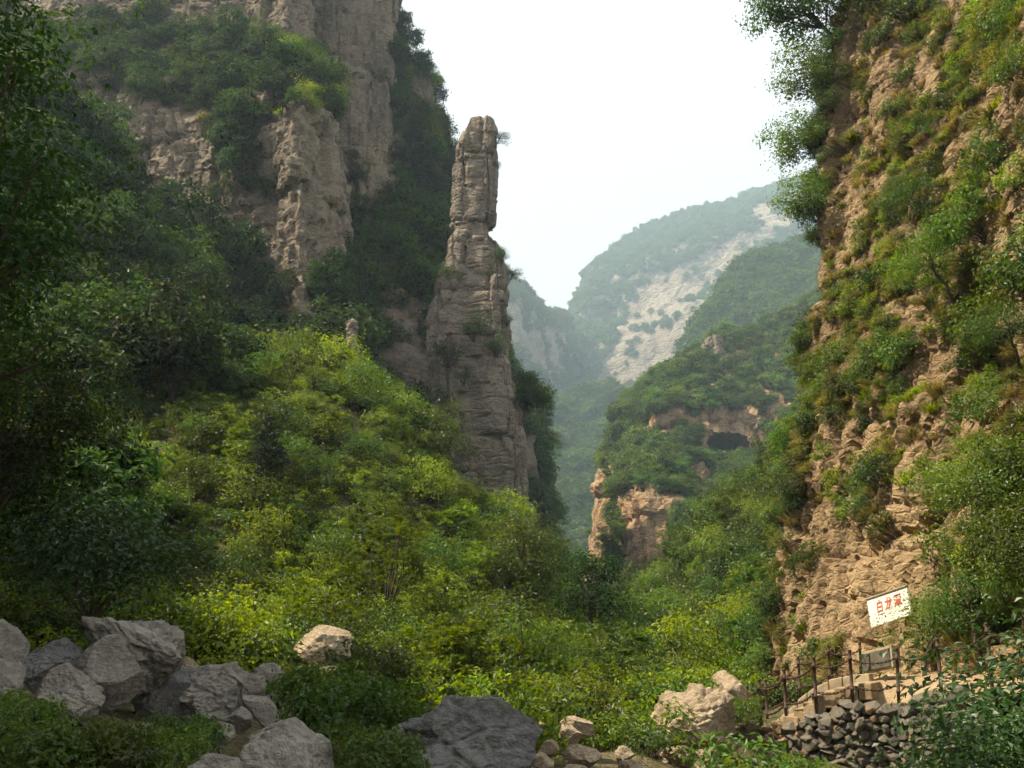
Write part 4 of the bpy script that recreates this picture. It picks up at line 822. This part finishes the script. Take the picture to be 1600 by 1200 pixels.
# right cliff
RK = [[(1268, 250), (1330, 250), (1330, 400), (1268, 420)], [(1285, 65), (1400, 75), (1380, 200), (1280, 220)], [(1530, 110), (1600, 150), (1600, 470), (1540, 440)], [(1440, 560), (1570, 540), (1580, 640), (1500, 690), (1440, 700)], [(1430, 700), (1490, 760), (1500, 920), (1300, 1000), (1240, 900), (1380, 860)], [(1220, 900), (1500, 900), (1500, 1100), (1180, 1100)]]
VG = [[(1330, -50), (1600, -50), (1600, 130), (1540, 110), (1400, 90)], [(1390, 150), (1530, 90), (1540, 420), (1420, 470), (1300, 560), (1300, 420), (1380, 330)], [(1480, 640), (1640, 600), (1640, 960), (1500, 900)], [(1255, 520), (1440, 480), (1440, 620), (1270, 640)]]
def wR(ce, nn):
    px, py = PJ(ce); f = fbm(ce / 1.6, 3, 77); v = .04 + .6 * np.clip((f - .05) * 4, 0, 1) + .3 * np.clip((nn[..., 2] - .15) * 3, 0, 1)
    for pl in VG: v = np.where(inpoly(px, py, pl), np.maximum(v, .3 + .65 * (f > -.1)), v)
    for pl in RK: v = np.where(inpoly(px, py, pl), v * .4, v)
    v = np.where((px > 1325) & (px < 1450) & (py > 830) & (py < 1060), 0, v)
    return v * (px > 1100) * (px < 1700) * (py > -150) * (py < 1120)
p, n = sample(cliffR, 190, wR, 401); things('cliff_shrub', 'shrub', 'shrub', 'shrubs hanging on the ochre cliff', FRC + SHR[1:2], p, n, .4, .95, 402, M_CLIFF, .45, .2)
p, n = sample(cliffR, 900, wR, 403); scatter('shrubbery', 'small green plants clinging to the ochre cliff', C_CLF, p, n, .3, .8, 404, .5, .1)
def wR2(ce, nn):
    px, py = PJ(ce); return (wR(ce, nn) * .7 + .06) * sees(ce) * ~((px > 1325) & (px < 1450) & (py > 870) & (py < 1060))
p, n = sample(cliffR, 2100, wR2, 405); scatter('grass', 'dry yellowish grass tufts on the ochre cliff', C_TUF, p, n, .35, .9, 406, .5)
def wRe(ce, nn):
    px, py = PJ(ce); return inpoly(px, py, [(1180, 1060), (1215, 880), (1245, 700), (1262, 420), (1268, 250), (1296, 60), (1310, 60), (1285, 300), (1285, 480), (1270, 720), (1235, 900), (1210, 1060)]) * 1.0
p, n = sample(cliffR, 60, wRe, 407); things('edge_shrub', 'cliff edge shrub', 'shrub', 'shrubs fringing the cliff edge', FRC[:2] + SHM, p, n, .35, .7, 408, [(1300, 120, 'against the sky near the top'), (1275, 330, 'above the hazy mountain'), (1270, 520, 'at mid height'), (1245, 720, 'beside the cave'), (1210, 900, 'low down'), (1190, 1050, 'above the railing end')], .5, .2)
# right bank behind the cliff
def wF1(ce, nn):
    px, py = PJ(ce); return (px > 930) & (px < 1330) & (py > 500) & (py < 1090) & (ce[..., 1] > 30) & (ce[..., 1] < 66) & (ce[..., 0] > 5)
p, n = sample(terr, 230, wF1, 411); things('bank_shrub', 'shrub', 'shrub', 'shrubs of the right bank', SHR + SHM + FRD, p, n, .7, 1.5, 412, M_RB, .2)
p, n = sample(terr, 34, wF1, 413); things('bank_tree', 'tree', 'tree', 'trees of the right bank', TRM[:2], p, n, .5, .8, 414, M_RB, .1, .5)
# far vegetation
def wslope(thr, nz, seed, vp=(), rp=(), base=.12, rf=.05, vp2=()):
    def wf(ce, nn):
        px, py = PJ(ce); f = fbm(ce / nz, 3, seed); v = np.clip((nn[..., 2] - thr) * 5, 0, 1) + base * (f > .1); px = px + 7 * f; py = py + 7 * fbm(ce / nz, 3, seed + 50)
        for pl in vp: v = np.where(inpoly(px, py, pl), np.maximum(v, .9), v)
        for pl in rp: v = np.where(inpoly(px, py, pl), v * rf, v)
        for pl in vp2: v = np.where(inpoly(px, py, pl), .3, v)
        return v * sees(ce)
    return wf
cv_rp = [[(976, 768), (1052, 778), (1050, 965), (972, 965)], [(912, 735), (962, 728), (950, 930), (908, 930)], [(1095, 645), (1188, 640), (1188, 715), (1095, 722)], [(1036, 645), (1066, 645), (1066, 692), (1036, 692)], [(1078, 735), (1100, 735), (1098, 800), (1080, 800)], [(1165, 480), (1200, 475), (1200, 500), (1170, 505)]]
cv_vp = [[(945, 690), (1090, 690), (1110, 760), (1190, 760), (1190, 900), (1050, 1000), (1045, 780), (950, 780)], [(950, 660), (990, 600), (1120, 500), (1300, 430), (1300, 650), (1180, 640), (1050, 640)], [(945, 780), (975, 780), (970, 1000), (950, 1000)]]
p, n = sample(cliffCave, 170, wslope(.3, 10, 421, cv_vp, cv_rp), 421); things('cliff_tree', 'tree', 'tree', 'trees of the cave cliff', FAM, p, n, .7, 1.5, 422, M_CAVE, .15, .8)
p, n = sample(cliffCave, 1900, wslope(.3, 10, 421, cv_vp, cv_rp), 423); scatter('shrubbery', 'green shrubs covering the cave cliff', C_FAM, p, n, .4, 1.0, 424, .3, 1.0)
p, n = sample(hillW, 4500, lambda c, n_: wslope(.15, 20, 431, base=1)(c, n_) * (PJ(c)[1] < 640) * (PJ(c)[0] < 1295), 431); scatter('forest', 'hazy green forest on the middle hill', C_FAR, p, n, 1.2, 2.4, 432, .15, .8)
mt_rp = [[(925, 630), (950, 570), (978, 510), (985, 470), (1010, 440), (1060, 415), (1110, 392), (1200, 350), (1260, 315), (1260, 345), (1190, 380), (1120, 430), (1110, 500), (1040, 590), (1000, 640), (940, 650)], [(1175, 330), (1205, 315), (1215, 350), (1185, 350)], [(1225, 300), (1255, 290), (1255, 325)], [(1010, 400), (1080, 375), (1085, 390), (1010, 415)]]
p, n = sample(mount, 8000, wslope(.25, 40, 441, [[(880, 500), (920, 430), (1000, 355), (1290, 260), (1290, 700), (860, 960)]], mt_rp, vp2=[[(955, 580), (1000, 522), (1060, 490), (1112, 448), (1112, 470), (1060, 508), (1000, 545), (965, 595)]], base=.05, rf=.04), 441); scatter('forest', 'pale hazy forest on the far mountain', C_FAR, p, n, 1.0, 2.3, 442, .15, .8)
p, n = sample(farL, 1500, wslope(.25, 30, 451, base=.5, rp=[[(792, 480), (815, 470), (825, 560), (795, 560)]]), 451); scatter('forest', 'pale hazy forest on the far left cliff', C_FAR, p, n, 1.0, 2.2, 452, .15, .8)
p, n = sample(valley, 3600, lambda c, n_: wslope(.1, 30, 461, base=1)(c, n_) * (PJ(c)[0] < 960) * (PJ(c)[1] < 980), 461); scatter('forest', 'hazy green trees filling the valley up the gorge', C_FAR, p, n, 1.1, 2.5, 462, .1, .8)
p, n = sample(behindP, 260, wslope(.25, 8, 471, base=.5), 471); scatter('forest', 'dark trees on the cliff behind the pillar', C_FAM, p, n, .5, 1.1, 472, .15, .6)
def wfloor(ce, nn): return (ce[..., 1] > 56) & (ce[..., 1] < 138) & sees(ce)
p, n = sample(terr, 300, wfloor, 481); scatter('forest', 'green trees on the gorge floor beyond the banks', C_FAM, p, n, .3, .6, 482, .1, .8)

# single plants one can point to
def tree_thing(name, proto, loc, rotz, s, label, cat='tree', crown='crown', stem='trunk', tilt=None):
    root = empty(name, loc); root.rotation_euler = (0, 0, rotz) if tilt is None else tilt; root.scale = (s, s, s); tag(root, label, cat)
    link(crown, proto[0], root); link(stem, proto[1], root); return root
def onto(px, py, Y, dz=0): q = P(px, py, Y); q[2] -= dz; return q
def ground(x, y): return np.array([x, y, float(hgt(np.array([[x, y]]))[0])])
tree_thing('conifer', conifer('pine_dark', 1, 2.9, .95, L_PINE), onto(412, 770, 35, 0), .3, 1, 'dark bushy pine in the middle of the sunlit bank', 'pine tree', 'needles')
tree_thing('conifer', conifer('pine_brown', 2, 3.2, .8, L_BROWN), onto(262, 622, 42, 0), 1.3, 1, 'brownish slim conifer at the upper edge of the left bank', 'conifer', 'needles')
g1 = shrub('glint', 501, h=2.3, rx=1.25, M=60, n=60, Lf=.13, Wf=.07, lm=L_GLOSS, split=True)
tree_thing('glossy_shrub', g1, onto(140, 960, 17.5, 0), 0, 1.0, 'dark shrub with bluish shiny leaves in left shade', 'shrub', 'foliage', 'stem')
lt = treeproto('leftcrown', 502, H=13, rx=2.0, rz=5.2, M=120, n=85, Lf=.16, Wf=.09, lm=L_DARK_SHADE, cr=.5, trunk=.17)
tree_thing('leaning_tree', lt, ground(-9.6, 15), 0, 1, 'dark tree whose crown fills the upper left corner')
lt2 = treeproto('leftcrown2', 503, H=6.2, rx=2.1, rz=1.9, M=70, n=85, Lf=.14, Wf=.08, lm=L_DARK_SHADE, cr=.4, trunk=.13)
tree_thing('shaded_tree', lt2, ground(-11.2, 20.5), 1, 1, 'dark broad tree at the left edge above the boulders')
for i, (x, y, s_, lb) in enumerate([(-14, 18, 1.0, 'unseen tall dark tree added for shade left of the frame above the shaded boulders'), (-9.5, 9.5, .9, 'unseen tall tree added for shade beside the photographer, left of the frame'), (-7.6, 3.5, .85, 'unseen tall tree added for shade close to the photographer, left of the frame'), (-15, 24, .8, 'unseen tall tree added for shade left of the frame by the glossy shrub'), (-10.6, 13.2, .85, 'unseen tall tree added for shade left of the frame beside the boulder pile'), (-5.5, -2, .9, 'unseen tall tree added for shade behind the photographer on the left'), (-2.5, -6, .9, 'unseen tall tree added for shade straight behind the photographer'), (-12.5, 21.5, .6, 'unseen slim tree added for shade left of the frame near the dark broad tree')]):
    tree_thing('unseen_shade_tree', lt, ground(x, y), 1 + i, s_, lb)  # out of view, added to cut sun and sky light on the left foreground
# bare dark branch reaching in from the left
bq = [P(-60, 600, 16), P(0, 590, 15.8), P(40, 578, 15.6), P(75, 560, 15.5)]
tag(link('bare_branch', mesh('bare_branch', *join([tube(bq, [.06, .05, .03, .012], 6), tube([P(30, 580, 15.6), P(55, 545, 15.5), P(90, 520, 15.4)], [.03, .02, .006], 5), tube([P(5, 590, 15.8), P(40, 600, 15.7), P(85, 610, 15.6)], [.03, .018, .006], 5)]), [BARK])), 'bare dark crooked branch reaching in from the left edge', 'branch')
rt = tree_thing('round_tree', TRM_R := treeproto('roundtree', 504, H=4.6, rx=1.7, rz=1.7, M=80, n=75, Lf=.13, Wf=.075, lm=L_MID, cr=.34), onto(815, 985, 38, 0), 0, .95, 'round green tree at the right foot of the sunlit bank')
tree_thing('valley_tree', treeproto('valleytree', 505, H=4.4, rx=1.9, rz=1.5, M=60, n=60, Lf=.15, Wf=.09, lm=L_MID, cr=.3), onto(1025, 1050, 41, 0), 0, .8, 'open leafy tree in the valley bottom below the orange rock face')
tree_thing('sumac_tree', shrub('sumac_big', 506, h=3.0, rx=1.3, M=46, n=60, Lf=.16, Wf=.055, lm=L_SUN, split=True, frond=True), onto(600, 960, 30, 0), 0, 1, 'tall shrub with feathery glinting leaves in the middle of the bank', 'shrub', 'foliage', 'stem')
tree_thing('dark_tree', treeproto('darktree', 507, H=4.5, rx=1.6, rz=1.7, M=70, n=70, Lf=.13, Wf=.08, lm=L_DARK_SHADE, cr=.35), onto(920, 1030, 41, 0), 0, 1, 'dark tree where the bank meets the valley bottom')
# trees on top of and beside the ochre cliff
ov = treeproto('overhang', 508, H=3.4, rx=1.9, rz=.95, M=62, n=95, Lf=.15, Wf=.065, lm=L_MID, cr=.26, lean=(-1.7, -.3), trunk=.09)
ov2 = treeproto('overhang2', 518, H=2.4, rx=1.2, rz=1.0, M=44, n=80, Lf=.14, Wf=.065, lm=L_MID, cr=.24, lean=(-.9, -.2), trunk=.06)
for (pr_, px_, py_, Y_, s_, rz_, lb) in [(ov, 1318, 95, 33.2, 1.1, 0, 'feathery tree leaning out over the sky from the cliff top'), (ov2, 1300, 165, 32.8, 1.0, .3, 'leafy tree just below the cliff top tree, against the sky'), (ov, 1345, 40, 33.5, 1.1, .8, 'upright tree crowning the ochre cliff edge'), (ov2, 1288, 250, 32.6, .9, -.4, 'small tree hanging on the bare cliff edge against the sky'), (ov2, 1282, 350, 32.4, .8, .5, 'little tree jutting from the cliff edge above the hazy mountain'), (ov2, 1400, 30, 31.5, 1.2, 1.2, 'bushy tree on the cliff top right of the crowning tree')]:
    tree_thing('cliff_top_tree', pr_, onto(px_, py_, Y_, .3), rz_, s_, lb)
wv_ = treeproto('cliffbush', 509, H=2.4, rx=1.5, rz=1.1, M=70, n=70, Lf=.09, Wf=.055, lm=L_MID, cr=.28, lean=(-.6, -.4), trunk=.06)
for i, (px_, py_, Y_, s_, lb) in enumerate([(1565, 790, 18.8, .8, 'big bushy shrub bulging from the cliff under the pale hollow'), (1590, 890, 17.2, .8, 'dense dark shrub low on the cliff at the right edge'), (1436, 992, 20.4, .62, 'shrub hiding the right end of the white sign'), (1520, 960, 18.9, .6, 'shrub above the dark rock at the right end of the path'), (1480, 420, 23.2, .7, 'bushy shrub in the middle of the ochre cliff'), (1585, 520, 19.5, .5, 'shrub beside the pale hollow at the right edge'), (1420, 330, 26, .65, 'bushy shrub left of the rocky upper corner'), (1455, 200, 26.4, .8, 'bushy shrub high on the ochre cliff')]):
    tree_thing('cliff_bush', wv_, onto(px_, py_, Y_, .6), i * 1.3, s_, lb, 'shrub', 'foliage', 'stem')
# pillar plants
pb = shrub('pillarshrub', 510, h=1.6, rx=.8, M=26, n=46, Lf=.12, Wf=.05, lm=L_DARK_SHADE, cr=.2, split=True)
pt = treeproto('pillarpine', 511, H=2.0, rx=.85, rz=.55, M=18, n=60, Lf=.13, Wf=.04, lm=L_PINE, cr=.2, lean=(.9, -.2), trunk=.05)
for i, (px_, py_, Y_, s_, lb) in enumerate([(752, 196, 71.6, .55, 'shrub on the very top of the pillar'), (764, 206, 71.4, .45, 'small shrub right of the pillar top'), (784, 400, 70.8, .8, 'shrub on the right shoulder of the pillar'), (792, 500, 70.5, .6, 'shrub on the right edge at mid height of the pillar'), (740, 520, 69.3, 1.3, 'dark shrub clump across the middle of the pillar'), (775, 545, 69.2, 1.1, 'dark shrub right of the middle of the pillar'), (700, 560, 69.3, 1.4, 'large dark shrub on the left flank of the pillar'), (705, 440, 70.6, 1.3, 'shrub in the notch on the left side of the pillar'), (690, 630, 69.2, 1.2, 'dark shrub low on the left flank of the pillar'), (765, 425, 69.8, .5, 'tiny shrub below the notch of the pillar'), (725, 590, 69, .9, 'shrub below the middle of the pillar')]):
    tree_thing('pillar_shrub', pb, onto(px_, py_, Y_, .4), i * 1.1, s_, lb, 'shrub', 'foliage', 'stem')
for i, (px_, py_, Y_, s_, lb) in enumerate([(768, 232, 71.4, .95, 'crooked little pine sticking out right of the pillar top'), (768, 262, 71.4, .5, 'tiny pine just below the crooked pine on the pillar'), (788, 445, 71, .9, 'small pine jutting from the right shoulder of the pillar')]):
    tree_thing('pillar_pine', pt, onto(px_, py_, Y_, .5), 0, s_, lb, 'pine tree', 'needles')
ht = treeproto('hangtree', 512, H=4.6, rx=1.5, rz=1.9, M=60, n=70, Lf=.17, Wf=.1, lm=L_DARK_SHADE, cr=.36, lean=(.7, 0), trunk=.1)
tree_thing('hanging_tree', ht, onto(812, 668, 73, 0), 0, 1, 'dark tree hanging from the right side of the pillar')
# foreground bushes
fb = shrub('forebush', 513, h=2.2, rx=1.45, M=110, n=80, Lf=.085, Wf=.045, lm=L_GLOSS, split=True, cr=.2)
for i, (x, y, s_, lb) in enumerate([(5.45, 10.5, 1.05, 'dense dark green bush at the bottom right corner'), (6.9, 11.8, 1.45, 'dark green bush behind the corner bush, right edge'), (5.0, 11.2, .5, 'low green bush in front of the stone wall')]):
    tree_thing('front_bush', fb, np.array([x, y, -.95]), i * 2.0, s_, lb, 'bush', 'foliage', 'stem')
fl = shrub('leftbush', 514, h=.85, rx=.7, M=50, n=42, Lf=.085, Wf=.05, lm=L_MID, split=True, cr=.17)
for i, (px_, py_, Y_, s_, lb) in enumerate([(60, 1200, 9.2, .8, 'low leafy bush in the bottom left corner'), (150, 1195, 9.5, .8, 'low leafy bush second from the bottom left corner'), (255, 1195, 10.2, .75, 'leafy bush left of the big angular boulder'), (20, 1130, 11, .7, 'leafy bush below the left edge boulders'), (290, 1150, 11.4, .6, 'leafy bush in front of the broad lumpy boulder'), (540, 1150, 13.5, 1.2, 'dark bush between big angular and slate boulders'), (500, 1110, 16, 1.2, 'green bush behind the big angular boulder'), (590, 1200, 10.6, .8, 'dark low bush at the left foot of the slate boulder'), (580, 1075, 18.5, 1.3, 'green bush behind the slate boulder'), (1160, 1110, 19.4, .6, 'fresh green bush at the left end of the railing'), (1250, 1195, 17.4, .5, 'little dark bush growing out of the stone wall')]):
    tree_thing('low_bush', fl, onto(px_, py_, Y_, .25), i * 1.7, s_, lb, 'bush', 'foliage', 'stem')

# ------------------------------------------------------------------ air
hz = bpy.data.materials.new('haze'); hz.use_nodes = True; t = hz.node_tree; t.nodes.remove(t.nodes['Principled BSDF'])
pv = nd(t, 'ShaderNodeVolumePrincipled'); pv.inputs['Color'].default_value = (.62, .83, 1, 1); pv.inputs['Density'].default_value = .0005; pv.inputs['Anisotropy'].default_value = .2
t.links.new(pv.outputs[0], t.nodes['Material Output'].inputs['Volume'])
ztop = max(float(s.g[..., 2].max()) for s in (mount, cliffA, cliffB, hillW, farL, shade_wall)) + 25
al = np.concatenate([q.g.reshape(-1, 3) for q in (mount, cliffA, farL, hillW, valley, cliffR, shade_wall, cliffCave)]); lo = al.min(0) - 30; hi = al.max(0) + 30
lo[0] = min(lo[0], -300); lo[1] = min(lo[1], -95); lo[2] = -26.5; hi[2] = ztop
v8 = np.array([(lo[0], lo[1], lo[2]), (hi[0], lo[1], lo[2]), (hi[0], hi[1], lo[2]), (lo[0], hi[1], lo[2]), (lo[0], lo[1], hi[2]), (hi[0], lo[1], hi[2]), (hi[0], hi[1], hi[2]), (lo[0], hi[1], hi[2])], float)
hb = link('haze', mesh('haze', *boxmesh(v8), [hz], smooth=False)); tag(hb, 'thin bluish summer haze filling the gorge', kind='stuff')
bmh = bmesh.new(); bmh.from_mesh(hb.data); bmesh.ops.recalc_face_normals(bmh, faces=bmh.faces); bmh.to_mesh(hb.data); bmh.free()
